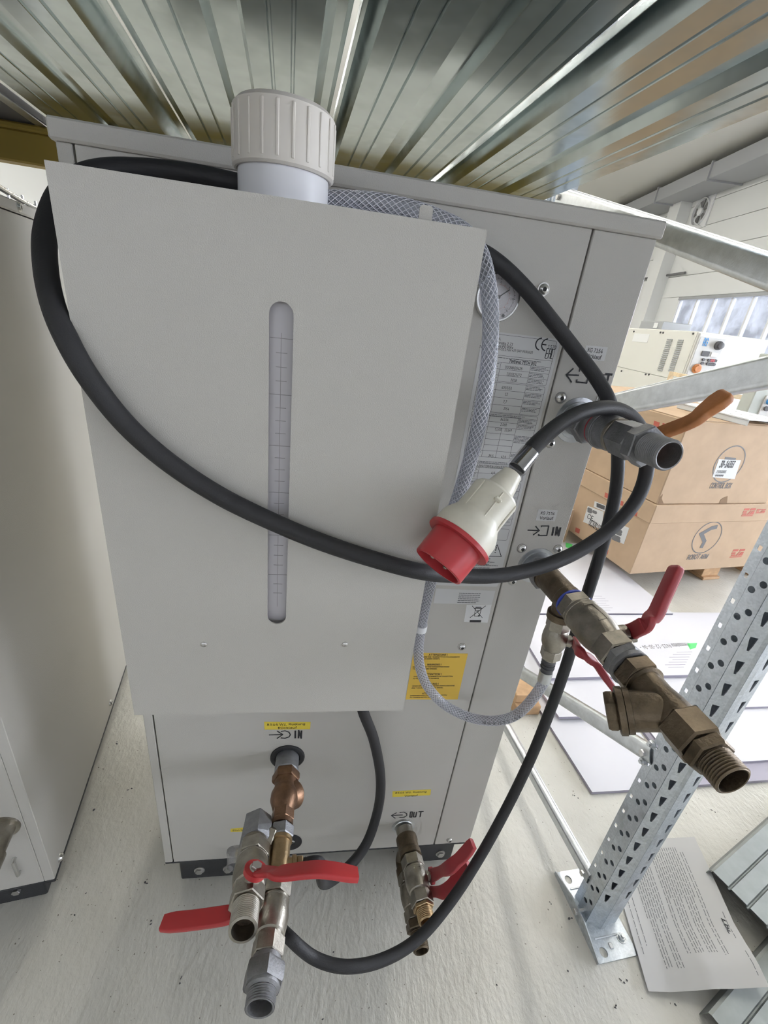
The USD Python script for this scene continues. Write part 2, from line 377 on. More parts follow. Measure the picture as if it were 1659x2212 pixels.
part(wr, 'end_wall', hbox(AR, AR + 0.12, -7.5, -6.2, WIN_Z0, WIN_Z1 + 0.06), 'wall_white')
w1 = sgroup('window_1', 'long band of tall dusty profiled glass panes in the right-hand wall')
part(w1, 'window_head', hbox(AR - 0.03, AR + 0.10, -6.2, 10.55, WIN_Z1, WIN_Z1 + 0.055), 'frame_grey')
part(w1, 'window_sill', hbox(AR - 0.06, AR + 0.10, -6.2, 10.55, WIN_Z0 - 0.04, WIN_Z0), 'frame_grey')
bm = [PA(u, v, AR + 0.05)[0] for u, v in ((1441, 651), (1472, 649), (1509, 647), (1547, 645), (1587, 643), (1633, 640))]
pitch = (bm[0] - bm[-1]) / 5
bs = [bm[0] + pitch * k for k in (2, 1)] + bm
while bs[-1] - pitch > -6.2: bs.append(bs[-1] - pitch)
bs.append(-6.2)
for i, b in enumerate(bs[:-1]):
    part(w1, 'mullion', hbox(AR + 0.02, AR + 0.075, b - 0.022, b + 0.022, WIN_Z0, WIN_Z1), 'mullion_white')
    if bs[i] - bs[i + 1] > 0.08:
        part(w1, 'pane', hbox(AR + 0.045, AR + 0.052, bs[i + 1] + 0.022, b - 0.022, WIN_Z0, WIN_Z1, 0.001), 'window_glass')
wl2 = sgroup('window_2', 'window panes in the wall behind the photographer')
for k in range(8):
    a0 = -6.5 + k * 11 / 8
    part(wl2, 'pane', hbox(a0 + 0.03, a0 + 11 / 8 - 0.03, -7.06, -7.05, 2.3, 3.05, 0.001), 'window_glass')
    part(wl2, 'mullion', hbox(a0 - 0.03, a0 + 0.03, -7.08, -7.0, 2.3, 3.05), 'mullion_white')
# column and pipe by the wall
bq = PA(1474, 430, AR - 0.25)[0]
struct('trim_1', hbox(AR - 0.25, AR, bq, bq + 0.42, 0, ZC), 'wall_white', 'white column standing against the panelled wall')
bp, zp = PA(1402, 603, AR - 0.05); bp2, zp2 = PA(1480, 589, AR - 0.05)
t = thing('wall_rail', 'thin dark rail fixed on the white wall above the window', 'rail', H(AR, bp2, zp2))
part(t, 'rail', tube([H(AR - 0.05, bp + 2.0, zp2), H(AR - 0.05, bp2, zp2)], 0.024, 8), 'ink_grey')
for bb in (bp2 + .25, bp2 + 1.6): part(t, 'bracket', tube([H(AR - 0.05, bb, zp2), H(AR, bb, zp2)], 0.012, 8), 'frame_grey')
bp, zp = PA(1403, 664, AR - 0.1)
t = thing('wall_hook', 'small dark bracket sticking out beside the top of the window', 'bracket', H(AR, bp, zp))
part(t, 'arm', tube([H(AR, bp, zp + .05), H(AR - 0.16, bp - .05, zp - 0.04)], 0.03, 8), 'dark_grey')
# ventilation duct
A_D = 5.35
b1, zdb = PA(1659, 331, A_D); zdt = PA(1659, 295, A_D)[1]
dt = thing('ventilation_duct', 'grey rectangular ventilation duct running high along the wall', 'duct', H(A_D, b1, zdb))
seams = [PA(u, v, A_D)[0] for u, v in ((1538, 361), (1429, 389), (1333, 431))]
bb = [b1 - 6.0] + sorted(seams) + [seams[-1] + 1.2 * (seams[1] - seams[0]), 16.1]
for i in range(len(bb) - 1):
    part(dt, 'duct_section', hbox(A_D, AR - 0.02, bb[i] + 0.012, bb[i + 1] - 0.012, zdb, zdt, 0.004), 'duct_grey')
    part(dt, 'flange', hbox(A_D - 0.03, AR - 0.01, bb[i + 1] - 0.014, bb[i + 1] + 0.014, zdb - 0.03, zdt + 0.03, 0.002), 'duct_grey')
bpi = PA(1391, 440, 5.62)[0]
part(dt, 'branch_pipe', cyl(H(5.62, bpi, zdb - 0.55), H(5.62, bpi, zdb + 0.02), 0.13, 24), 'duct_grey')
part(dt, 'pipe_collar', cyl(H(5.62, bpi, zdb - 0.38), H(5.62, bpi, zdb - 0.22), 0.138, 24), 'frame_grey')
# wall fan
bf, zf = PA(1517, 458, AR)
fan = thing('wall_fan', 'square exhaust fan with dark blades set in the white panelled wall', 'fan', H(AR, bf, zf))
hs = 0.30
plate = sbox(-hs, -hs, hs, hs).difference(Point(0, 0).buffer(0.24))
part(fan, 'mounting_plate', slab(plate, H(AR - 0.005, bf, zf), -E2, E3, 0.02), 'frame_pale' if False else 'mullion_white')
part(fan, 'housing', lathe(H(AR - 0.012, bf, zf), -E1, [(0.0, 0.245), (0.05, 0.245), (0.05, 0.235), (0.0, 0.235)], 28), 'mullion_white')
part(fan, 'backing', cyl(H(AR - 0.001, bf, zf), H(AR - 0.008, bf, zf), 0.24, 28), 'dark_grey')
for k in range(5):
    a = 2 * math.pi * k / 5 + 0.3; ca, sa = math.cos(a), math.sin(a)
    bl = Polygon([(0.06 * ca, 0.06 * sa), (0.22 * math.cos(a - .12), 0.22 * math.sin(a - .12)), (0.22 * math.cos(a + .62), 0.22 * math.sin(a + .62)), (0.06 * math.cos(a + .5), 0.06 * math.sin(a + .5))])
    part(fan, 'blade', slab(bl, H(AR - 0.022, bf, zf), -E2, E3, 0.006), 'ink_grey')
part(fan, 'hub', cyl(H(AR - 0.01, bf, zf), H(AR - 0.07, bf, zf), 0.075, 20, ch=.01), 'mullion_white')
part(fan, 'cable', tube(bez([H(AR - 0.06, bf + .03, zf - .06), H(AR - .07, bf + .05, zf - .16), H(AR - .06, bf - .08, zf - .24), H(AR - .02, bf - .2, zf - .30)]), 0.012, 8), 'mullion_white')

# ceiling: strip lamps (their light belongs to the fixture) and two vents
def strip_lamp(a, b, label):
    L = thing('strip_lamp', label, 'lamp', H(a, b, ZC), group='strip lamps under the hall ceiling')
    part(L, 'case', hbox(a - 0.12, a + 0.12, b - 1.5, b + 1.5, ZC - 0.081, ZC - 0.001, 0.01), 'lamp_case')
    part(L, 'diffuser', hbox(a - 0.10, a + 0.10, b - 1.46, b + 1.46, ZC - 0.10, ZC - 0.0815, 0.005), 'lamp_glow')
for a in (-6.0, -3.2, -.4, 2.0):
    for b in (3.2, 7.8, 12.6):
        strip_lamp(a, b, 'long strip lamp under the hall ceiling')
vA = P(20, 371, z=ZC); vB = P(70, 388, z=ZC)
for c_, mat_, lab in ((vA, 'dark_grey', 'dark square air vent in the pale ceiling'), (vB, 'duct_grey', 'pale square air vent beside the dark one in the ceiling')):
    v_ = thing('ceiling_vent', lab, 'vent', c_)
    part(v_, 'frame', cbox(c_ + (-.32, -.32, -.03), c_ + (.32, .32, 0.005)), 'duct_grey')
    for k in range(6): part(v_, 'slat', cbox(c_ + (-.28, -.27 + .09 * k, -.045), c_ + (.28, -.20 + .09 * k, -.03)), mat_)

# ------------------------------------------------------------------ the chiller cabinet
W, HT, ZB = 0.76, 1.5357, 0.13
SL, SR = 0.0182, 0.6634
X1, Z1 = np.array([1.0, 0, 0]), np.array([0, 0, 1.0])
def F(u, v, y=0.0):
    p = P(u, v, y=y); return (p[0], p[2])
ch = thing('chiller', 'grey industrial chiller cabinet with pipe ports and a rating plate', 'chiller', (W / 2, 0.42, 0))
zl = P(1430, 517, y=-0.005)[2]
DP = 0.56
part(ch, 'body', cbox((0.004, 0.012, ZB + .002), (W - 0.004, DP, HT - 0.02), 0.002), 'seam_dark')
part(ch, 'corner_post', cbox((0, 0, ZB), (SL - 0.0012, 0.03, zl), 0.0012), 'powder_grey')
part(ch, 'front_panel', cbox((SL + 0.0012, 0, ZB), (SR - 0.0014, 0.025, zl), 0.0012), 'powder_grey')
part(ch, 'pipe_panel', cbox((SR + 0.0014, 0, ZB), (W, 0.03, zl), 0.0012), 'powder_grey')
part(ch, 'side_panel', cbox((W - 0.006, 0.031, ZB), (W, DP, zl), 0.0012), 'powder_grey')
part(ch, 'side_panel', cbox((0, 0.031, ZB), (0.006, DP, zl), 0.0012), 'powder_grey')
part(ch, 'back_panel', cbox((0.006, DP - 0.006, ZB), (W - 0.006, DP + 0.002, zl), 0.0012), 'powder_grey')
part(ch, 'bottom_tray', cbox((0.0, 0.0, ZB - 0.006), (W, DP, ZB - 0.0005), 0.001), 'rail_black')
part(ch, 'lid', cbox((-0.005, -0.005, zl), (W + 0.005, DP + 0.005, HT), 0.0025), 'powder_grey')
for xa, xb in ((0.022, 0.27), (0.60, 0.735)):
    sk = part(ch, 'skid', cbox((xa, 0.022, 0.012), (xb, DP - 0.03, ZB - 0.006), 0.003), 'rail_black')
    for (u, v) in (((431, 1879), (493, 1876)) if xa < .3 else ((951, 1843),)):
        p = P(u, v, y=0.022)
        part(sk, 'bolt', cat_([hexa(p + (0, .002, 0), (0, -1, 0), 0, .009, .017), cyl(p + (0, .001, 0), p + (0, -.002, 0), .013, 18)]), 'steel_bolt')
    part(sk, 'foot', cyl((xa + .05, .07, 0), (xa + .05, .07, .013), .022, 18), 'rubber_black')
    part(sk, 'foot', cyl((xa + .05, DP - .09, 0), (xa + .05, DP - .09, .013), .022, 18), 'rubber_black')
def dome_screw(parent, u, v, r=0.0075, y=0.0, name='screw'):
    p = P(u, v, y=y)
    s = part(parent, name, cat_([lathe(p, (0, -1, 0), [(0, r * 1.25), (.0012, r * 1.25), (.0012, r), (.003, r * .92), (.0048, r * .6), (.0052, r * .42), (.0030, r * .40)], 20)]), 'steel_bolt')
    part(s, 'socket', hexa(p, (0, -1, 0), .0030, .0042, r * .72, ch=.0002), 'seam_dark')
for u, v in ((1173.5, 625), (997.5, 1397), (632, 1815), (971, 1814)): dome_screw(ch, u, v, 0.0072)
for u, v in ((1211, 859), (1300, 862), (1188, 958), (1127, 1184), (1205, 1186), (1107, 1255)): dome_screw(ch, u, v, 0.0075)
# round flanges of the two ports on the pipe panel
for n_, (u, v) in enumerate(((1245, 908), (1158, 1222))):
    p = P(u, v, y=0)
    fl = part(ch, 'port_flange', lathe(p, (0, -1, 0), [(0, .037), (.0012, .0365), (.0018, .030), (.0035, .0295), (.0035, .012)], 40), 'zinc')
    part(fl, 'socket', lathe(p, (0, -1, 0), [(.002, .023), (.02, .023), (.022, .0215), (.022, .01)], 28), 'iron_galv')
# pressure gauge set into the panel
pg = P(1073, 642, y=0)
ga = part(ch, 'pressure_gauge', lathe(pg, (0, -1, 0), [(0, .0325), (.006, .0322), (.008, .031), (.008, .0290), (.0075, .0288), (.0003, .0288)], 40), 'chrome')
part(ga, 'dial', cyl(pg + (0, -.0005, 0), pg + (0, -.0066, 0), .0287, 40), 'gauge_white')
tk = []
for k in range(25):
    a = math.radians(225 - 270 * k / 24); r0 = .0215 if k % 4 == 0 else .0228
    tk.append(LineString([(r0 * math.cos(a), r0 * math.sin(a)), (.0243 * math.cos(a), .0243 * math.sin(a))]).buffer(.00035 if k % 4 == 0 else .0002))
tk.append(Point(0, 0).buffer(.0228).difference(Point(0, 0).buffer(.0225)))
part(ga, 'scale', slab(unary_union(tk), pg + (0, -.0066, 0), X1, Z1, .0002), 'ink', smooth=False, kind='stuff')
rk = [LineString([(.0155 * math.cos(math.radians(225 - 270 * k / 12)), .0155 * math.sin(math.radians(225 - 270 * k / 12))), (.0172 * math.cos(math.radians(225 - 270 * k / 12)), .0172 * math.sin(math.radians(225 - 270 * k / 12)))]).buffer(.0002) for k in range(13)]
part(ga, 'inner_scale', slab(unary_union(rk + [Point(0, 0).buffer(.0155).difference(Point(0, 0).buffer(.0153))]), pg + (0, -.0066, 0), X1, Z1, .0002), 'ink_red', smooth=False, kind='stuff')
nums = []
for txt_, a in (('0', 225), ('2', 180), ('4', 135), ('6', 90), ('8', 45), ('10', 0), ('12', -45)):
    a = math.radians(a); nums.append(words(txt_, pg + np.array([.0188 * math.cos(a) - .0013, -.0066, .0188 * math.sin(a) - .0012]), X1, Z1, .0026, depth=.0002))
part(ga, 'numerals', cat_(nums), 'ink', smooth=False, kind='stuff')
aN = math.radians(38)
part(ga, 'pointer', slab(LineString([(-.006 * math.cos(aN), -.006 * math.sin(aN)), (.017 * math.cos(aN), .017 * math.sin(aN))]).buffer(.0007).union(Point(0, 0).buffer(.0026)), pg + (0, -.0069, 0), X1, Z1, .0006), 'ink')
part(ga, 'dial_stop', cyl(pg + (.012, -.0066, -.0225), pg + (.012, -.0073, -.0225), .0022, 12), 'ink')
part(ga, 'lens', cyl(pg + (0, -.0077, 0), pg + (0, -.0081, 0), .0289, 40), 'gauge_glass')

# ---- printing and stickers, everything drawn flat on the panel
YP = -0.0004
def on_panel(geom, depth=.0002, y=YP): return slab(geom, (0, y, 0), X1, Z1, depth)
def stroke(pxs, w, y=0): return LineString([F(u, v, y) for u, v in pxs]).buffer(w / 2, cap_style=2)
def fit(text, a, b, h, bold=False, depth=.0002, y=YP, slant=0.0):
    """a line of print whose baseline runs from pixel a towards pixel b"""
    (x0, z0), (x1, z1) = F(*a), F(*b)
    return words(text, (x0, y, z0), X1, Z1, h, x1 - x0, bold, depth, slant)
def sticker(name, quad, mat, label, th=.0002):
    return part(ch, name, slab(Polygon([F(*q) for q in quad]), (0, -.0001, 0), X1, Z1, th), mat, smooth=False, label=label)
YL = -.00032
# rating plate
Zc = 7.213
def c7(X, Y): return (1000 + X / Zc, 700 + Y / Zc)
def c6(X, Y): return (970 + X / 6.32, 950 + Y / 6.32)
xa, za = F(*c7(318, 100)); xb, zb_ = F(*c7(1555, 240)); xe, ze = F(*c6(640, 2005))
x_r = 0.5 * (xb + xe); x_l = xa
plate_px = None
rp = part(ch, 'rating_plate', slab(rrect(x_l, ze, x_r, 0.5 * (za + zb_), .004), (0, -.0001, 0), X1, Z1, .00025), 'label_silver', smooth=False, label='silver rating plate with printed table')
zt = 0.5 * (za + zb_); Wp = x_r - x_l
def zc7(Y, X=900): return F(*c7(X, Y))[1]
def ln(x0, z0, x1, z1, w=.0005): return LineString([(x0, z0), (x1, z1)]).buffer(w / 2, cap_style=2)
ix0, ix1 = x_l + .006, x_r - .005
rules = []
def rule(z, a=ix0, b=ix1): rules.append(ln(a, z, b, z))
def frame_r(z0, z1): rules.append(rrect(ix0, z0, ix1, z1, .003).exterior.buffer(.00025))
rows_px = [(740, 900, 150), (740, 930, 520)]
z_head0, z_model0 = F(*c7(600, 490))[1], F(*c7(900, 630))[1]
zr = [F(*c7(800, Y))[1] for Y in (725, 820, 915)]
zs = [F(*c7(750, Y))[1] for Y in (930, 1045, 1160, 1275, 1395)]
zq = [F(*c7(640, Y))[1] for Y in (1400, 1450, 1535, 1620, 1990, 2090)]
frame_r(zr[-1], zt - .003)
for z in (z_head0, z_model0, zr[0], zr[1]): rule(z)
frame_r(zs[-1], zs[0]); [rule(z) for z in zs[1:-1]]
frame_r(zq[-1], zq[0]); [rule(z) for z in zq[1:-1]]
xm0, xm1 = F(*c7(545, 830))[0], F(*c7(1000, 900))[0]
for za_, zb2 in ((zr[-1], z_model0), (zs[-1], zs[0]), (zq[-1], zq[1])):
    rules.append(ln(xm0, za_, xm0, zb2)); rules.append(ln(xm1, za_, xm1, zb2))
xmm = .5 * (xm0 + xm1); rules.append(ln(xmm, zq[-1], xmm, zq[3]))
for f_ in (.25, .5, .75): rules.append(ln(xm0, zq[3] + f_ * (zq[4] - zq[3]), xm1, zq[3] + f_ * (zq[4] - zq[3])))
# lower frames of the plate
zw = [F(*c6(560, Y))[1] for Y in (330, 385, 460, 545)]
frame_r(zw[3], zw[0]); rule(zw[1]); rule(zw[2]); rules.append(ln(xm0, zw[3], xm0, zw[1]))
zlow = [F(*c6(700, Y))[1] for Y in (580, 690, 780, 860, 890, 985, 1075, 1165, 1215, 1370)]
frame_r(zlow[3], zlow[0]); rule(zlow[1]); rule(zlow[2]); frame_r(zlow[7], zlow[4]); rule(zlow[5]); rule(zlow[6]); frame_r(zlow[9], zlow[8])
for i, j in ((3, 0), (7, 4)): rules.append(ln(xm1, zlow[i], xm1, zlow[j])); rules.append(ln(xm0, zlow[i], xm0, zlow[j]))
part(rp, 'table_rules', on_panel(unary_union(rules), y=YL), 'ink_grey', smooth=False, kind='stuff')
# tiny lines of print
RS = random.Random(3); tiny = []
def tiny_lines(x0, x1, z1, n, lead=.0021, w=.0009):
    for k in range(n):
        x = x0; xe_ = x1 - RS.random() * .25 * (x1 - x0)
        while x < xe_:
            L_ = .002 + RS.random() * .005
            tiny.append(ln(x, z1 - k * lead, min(x + L_, xe_), z1 - k * lead, w)); x += L_ + .0007
for zs_ in ([z_model0] + zr, zs, zq[1:4], zw[1:], zlow[:4], zlow[4:8]):
    for za_, zb2 in zip(zs_[:-1], zs_[1:]):
        n_ = max(1, int((za_ - zb2) / .0026))
        tiny_lines(ix0 + .0015, xm0 - .001, za_ - .002, min(n_, 3)); tiny_lines(xm1 + .001, ix1 - .002, za_ - .002, min(n_, 3))
tiny_lines(ix0 + .002, xm0 - .001, (zq[3] + zq[4]) / 2 + .008, 6); tiny_lines(xm1 + .001, ix1 - .002, (zq[3] + zq[4]) / 2 + .008, 6)
tiny_lines(ix0 + .002, xm0 - .001, zq[4] - .003, 3); tiny_lines(xm1 + .001, ix1 - .002, zq[4] - .003, 3)
tiny_lines(x_l + .03, ix1 - .01, z_head0 - .003, 1); tiny_lines(ix0 + .004, ix1 - .012, zq[0] - .0022, 2, .0022)
tiny_lines(ix0 + .004, ix1 - .01, zw[0] + .0036, 2, .0022); tiny_lines(ix0 + .004, ix1 - .02, zlow[8] - .004, 4)
part(rp, 'small_print', on_panel(unary_union(tiny), y=YL), 'ink_grey', smooth=False, kind='stuff')
lp = [fit('S.p.A.', c7(465, 240), c7(590, 255), .0038), fit("dell'Artigianato 2 ZI", c7(330, 285), c7(775, 322), .0036), fit('Conselve PD Italy', c7(390, 340), c7(778, 380), .0036),
      fit('Tel. +39 049 9597211 Fax +39 049 9500620', c7(250, 370), c7(1083, 462), .0036),
      fit('TWEevo TECH 051', c7(712, 600), c7(1142, 640), .0046, True),
      fit('DDOMA00428', c7(650, 692), c7(918, 715), .0042), fit('2200325272', c7(675, 797), c7(905, 817), .0042), fit('2018', c7(735, 892), c7(830, 900), .0042),
      fit('400/3/50', c7(595, 1007), c7(755, 1022), .0042), fit('13', c7(650, 1112), c7(690, 1117), .0042), fit('7,7', c7(618, 1228), c7(678, 1232), .0042), fit('IP54', c7(628, 1338), c7(712, 1344), .0042),
      fit('R410A', c7(580, 1505), c7(703, 1512), .0042), fit('2.088', c7(577, 1583), c7(677, 1592), .0042), fit('5,100', c7(493, 1655), c7(595, 1665), .0042), fit('10,649', c7(640, 1668), c7(755, 1677), .0042),
      fit('29,5', c7(392, 2067), c7(468, 2075), .0042), fit('42,0', c7(585, 2085), c7(663, 2092), .0042),
      fit('ACQUA/WATER/EAU/WASSER/AGUA', c6(262, 360), c6(905, 405), .0042), fit('6,0', c6(570, 465), c6(620, 468), .0040)]
part(rp, 'print', cat_([T(q.vertices + np.array([0, YL - YP, 0]), q.faces) for q in lp]), 'ink', smooth=False, kind='stuff')
# CE mark, number and the conformity mark
def arc(cx, cz, r, a0, a1, w, n=20): return LineString([(cx + r * math.cos(a), cz + r * math.sin(a)) for a in np.linspace(math.radians(a0), math.radians(a1), n)]).buffer(w / 2, cap_style=2)
cxa, cza = F(*c7(1215, 312)); cxb, czb = F(*c7(1308, 325)); rr_ = .0082
marks = [arc(cxa, cza, rr_, 95, 265, .0018), arc(cxb, czb, rr_, 95, 265, .0018), ln(cxb - rr_, czb, cxb - .001, czb, .0017)]
part(rp, 'ce_mark', on_panel(unary_union(marks), y=YL), 'ink', smooth=False, kind='stuff')
(ex, ez), (ex2, _) = F(*c7(1275, 530)), F(*c7(1395, 550)); eh, ew, sw = .0135, (ex2 - ex), .0011
e1 = ew * .26
eac = []
for k in range(3):
    x0 = ex + k * ew * .36
    eac.append(ln(x0, ez, x0, ez + eh, sw)); eac.append(ln(x0 - sw / 2, ez + eh, x0 + e1, ez + eh, sw))
    if k == 0: eac += [ln(x0, ez, x0 + e1, ez, sw), ln(x0, ez + eh / 2, x0 + e1, ez + eh / 2, sw)]
    if k == 1: eac += [ln(x0 + e1, ez, x0 + e1, ez + eh, sw), ln(x0, ez + eh / 2, x0 + e1, ez + eh / 2, sw)]
    if k == 2: eac += [ln(x0, ez, x0 + e1, ez, sw)]
part(rp, 'conformity_mark', on_panel(unary_union(eac), y=YL), 'ink', smooth=False, kind='stuff')
q = fit('1370', c7(1310, 382), c7(1445, 393), .0056); part(rp, 'mark_number', T(q.vertices + np.array([0, YL - YP, 0]), q.faces), 'ink', smooth=False, kind='stuff')
# hazard triangle and the block of small print below it
tri = [F(*c6(x, y)) for x, y in ((657, 1432), (712, 1592), (530, 1588))]
tg = Polygon(tri).exterior.buffer(.0006); ex_ = F(*c6(630, 1530))
hz = [tg, ln(ex_[0], ex_[1] + .0022, ex_[0], ex_[1] + .0105, .0016), Point(ex_[0], ex_[1] - .0012).buffer(.0011)]
part(rp, 'hazard_sign', on_panel(unary_union(hz), y=YL), 'ink', smooth=False, kind='stuff')
tiny = []
z0_ = F(*c6(600, 1625))[1]
for k in range(15): tiny_lines(ix0 + .012, ix1 + .001, z0_ - k * .0036 - (.0015 if k % 2 else 0), 1, w=.0014)
part(rp, 'warning_text', on_panel(unary_union([g for g in tiny if g.bounds[1] > ze + .004]), y=YL), 'ink_grey', smooth=False, kind='stuff')
# sticker below (its square code left out), bin sign sticker, yellow warning sticker
st = sticker('info_sticker', [(942, 1271), (1070, 1276), (1062, 1306), (936, 1303)], 'label_silver', 'silver sticker with small print')
tiny = []; xs_, zs_ = F(992, 1281)
tiny_lines(xs_, xs_ + .045, zs_, 6, .0042, .0012)
part(st, 'small_print', on_panel(unary_union(tiny), y=YL), 'ink_grey', smooth=False, kind='stuff')
st = sticker('bin_sticker', [(1008, 1306), (1062, 1306), (1053, 1345), (1002, 1343)], 'label_white', 'white sticker with a crossed-out wheeled bin')
bx_ = lambda X, Y: F(850 + X / 4.022, 1050 + Y / 4.022)
bs_ = [LineString([bx_(683, 1040), bx_(770, 1142)]).buffer(.0005), LineString([bx_(800, 1040), bx_(665, 1142)]).buffer(.0005),
       LineString([bx_(712, 1060), bx_(702, 1128), bx_(745, 1130), bx_(764, 1062)]).buffer(.0005), LineString([bx_(706, 1060), bx_(770, 1062)]).buffer(.0008), LineString([bx_(716, 1052), bx_(760, 1052)]).buffer(.0009),
       LineString([bx_(728, 1082), bx_(745, 1082)]).buffer(.0009), Point(bx_(742, 1126)).buffer(.0018), Polygon([bx_(664, 1163), bx_(762, 1163), bx_(758, 1182), bx_(660, 1181)])]
part(st, 'sign', on_panel(unary_union(bs_), y=YL), 'ink', smooth=False, kind='stuff')
st = sticker('warning_sticker', [(893, 1410), (1010.7, 1411.6), (988.4, 1510.8), (876, 1510.8)], 'label_yellow', 'yellow sticker with warnings in five languages')
c8 = lambda X, Y: (860 + X / 8.295, 1380 + Y / 8.295)
lp = [fit('ATTENZIONE !', c8(545, 298), c8(882, 300), .0046, True), fit('ASSICURARSI CHE I RUBINETTI DI COLLEGAMENTO', c8(300, 333), c8(1098, 336), .0030, True), fit('ALLA VASCA SIANO APERTI.', c8(290, 366), c8(748, 368), .0030, True),
      fit('WARNING !', c8(515, 475), c8(770, 477), .0046, True), fit('MAKE SURE THAT THE CONNECTING COCKS', c8(258, 511), c8(912, 514), .0030, True), fit('TO THE TANK ARE OPENED.', c8(255, 547), c8(698, 549), .0030, True),
      fit('ATTENTION !', c8(460, 648), c8(775, 650), .0046, True), fit('S ASSURER QUE LES ROBINETS DE CONNECTION', c8(275, 683), c8(975, 686), .0030, True), fit('AU RESERVOIR SONT OUVERTS.', c8(265, 720), c8(730, 722), .0030, True),
      fit('ACHTUNG !', c8(450, 822), c8(720, 824), .0046, True), fit('VERSICHERN SIE SICH, DASS DIE ANSCHLUSSHAHNE', c8(245, 853), c8(1005, 856), .0030, True), fit('AM TANK GEOFFNET SIND.', c8(237, 889), c8(805, 891), .0030, True),
      fit('ATENCION !', c8(425, 992), c8(690, 994), .0046, True), fit('COMPROBAR QUE LAS LLAVES DE CONEXION', c8(210, 1024), c8(868, 1027), .0030, True), fit('AL TANQUE ESTEN ABIERTAS.', c8(205, 1057), c8(700, 1059), .0030, True)]
part(st, 'print', cat_([T(q.vertices + np.array([0, YL - YP, 0]), q.faces) for q in lp]), 'ink', smooth=False, kind='stuff')
# white name labels and stencilled arrows of the two ports
def name_label(quad, lines, mat, label, h):
    s_ = sticker('name_label', quad, mat, label)
    part(s_, 'print', cat_([T(q.vertices + np.array([0, YL - YP, 0]), q.faces) for q in [fit(t_, a, b, h) for t_, a, b in lines]]), 'ink', smooth=False, kind='stuff')
name_label([(1266, 746), (1313, 750), (1305, 780), (1258, 776)], [('KG 7154', (1268, 760), (1301, 762)), ('R\u00fccklauf', (1262, 773), (1298, 775))], 'label_silver', 'small silver label with two lines of print', .0062)
name_label([(1163, 1100), (1205, 1102.5), (1198, 1126), (1157, 1124)], [('KG 7154', (1167, 1111), (1197, 1112)), ('Vorlauf', (1165, 1121.5), (1194, 1122.5))], 'label_silver', 'small silver label with two lines of print', .0058)
name_label([(570.5, 1559), (671, 1559.5), (670, 1575), (571.5, 1576)], [('8544 Wz. Kuelung', (576, 1567.5), (659, 1567)), ('R\u00fccklauf', (600, 1574.5), (641, 1574))], 'label_lemon', 'yellow name label under the tank', .0062)
name_label([(848, 1709), (931, 1705), (929.5, 1717.5), (847.5, 1721.5)], [('8544 Wz. Kuelung', (853, 1714.5), (921, 1710.5)), ('Vorlauf', (873, 1721), (902, 1719.5))], 'label_lemon', 'yellow name label beside the seam', .0062)
name_label([(498, 1790), (534, 1787), (534, 1796), (498, 1797)], [('8544 Wz.', (502, 1795.5), (530, 1794))], 'label_lemon', 'yellow name label half hidden by a valve', .006)
def stencil(geoms, letters, cf, wl=.0036):
    ms = [on_panel(unary_union(geoms + [stroke([cf(*q) for q in pl], wl) for pl in letters]))]
    part(ch, 'stencilled_arrow', cat_(ms), 'ink', smooth=False, kind='stuff')
w_ = .0022
stencil([stroke([c6(1070, 1232), c6(1215, 1238)], w_), stroke([c6(1180, 1178), c6(1230, 1238), c6(1148, 1298)], w_),
        stroke([c6(1258, 1190), c6(1260, 1176), c6(1360, 1176), c6(1333, 1306), c6(1222, 1306), c6(1224, 1288)], w_)],
        [[(1426, 1192), (1406, 1306)], [(1452, 1306), (1472, 1194), (1494, 1306), (1520, 1194)]], c6)
c25 = lambda X, Y: (1000 + X / 2.517, 450 + Y / 2.517)
stencil([stroke([c25(562, 905), c25(630, 908)], w_), stroke([c25(600, 870), c25(562, 905), c25(590, 946)], w_),
        stroke([c25(632, 888), c25(635, 872), c25(690, 874), c25(672, 950), c25(616, 944), c25(620, 930)], w_)],
        [[(704, 944), (716, 900), (734, 901), (722, 947), (704, 944)], [(748, 901), (736, 944), (752, 948), (764, 902)], [(772, 901), (812, 904)], [(793, 902), (780, 950)]], c25)
c81 = lambda X, Y: (540 + X / 8.19, 1530 + Y / 8.19)
stencil([stroke([c81(335, 468), c81(560, 462)], w_), stroke([c81(478, 398), c81(580, 462), c81(478, 532)], w_),
        stroke([c81(548, 408), c81(620, 395), c81(690, 420), c81(715, 465), c81(690, 505), c81(620, 528), c81(545, 520)], w_)],
        [[(803, 392), (801, 527)], [(858, 527), (862, 392), (906, 525), (912, 390)]], c81)
c65 = lambda X, Y: (820 + X / 6.5, 1740 + Y / 6.5)
stencil([stroke([c65(165, 138), c65(325, 130)], w_), stroke([c65(240, 98), c65(165, 138), c65(220, 178)], w_),
        stroke([c65(280, 98), c65(340, 90), c65(380, 112), c65(380, 140), c65(340, 165), c65(278, 165)], w_)],
        [[(424, 160), (436, 90), (462, 88), (450, 160), (424, 160)], [(486, 88), (474, 158), (506, 158), (520, 86)], [(545, 85), (618, 80)], [(582, 83), (568, 158)]], c65, .0030)

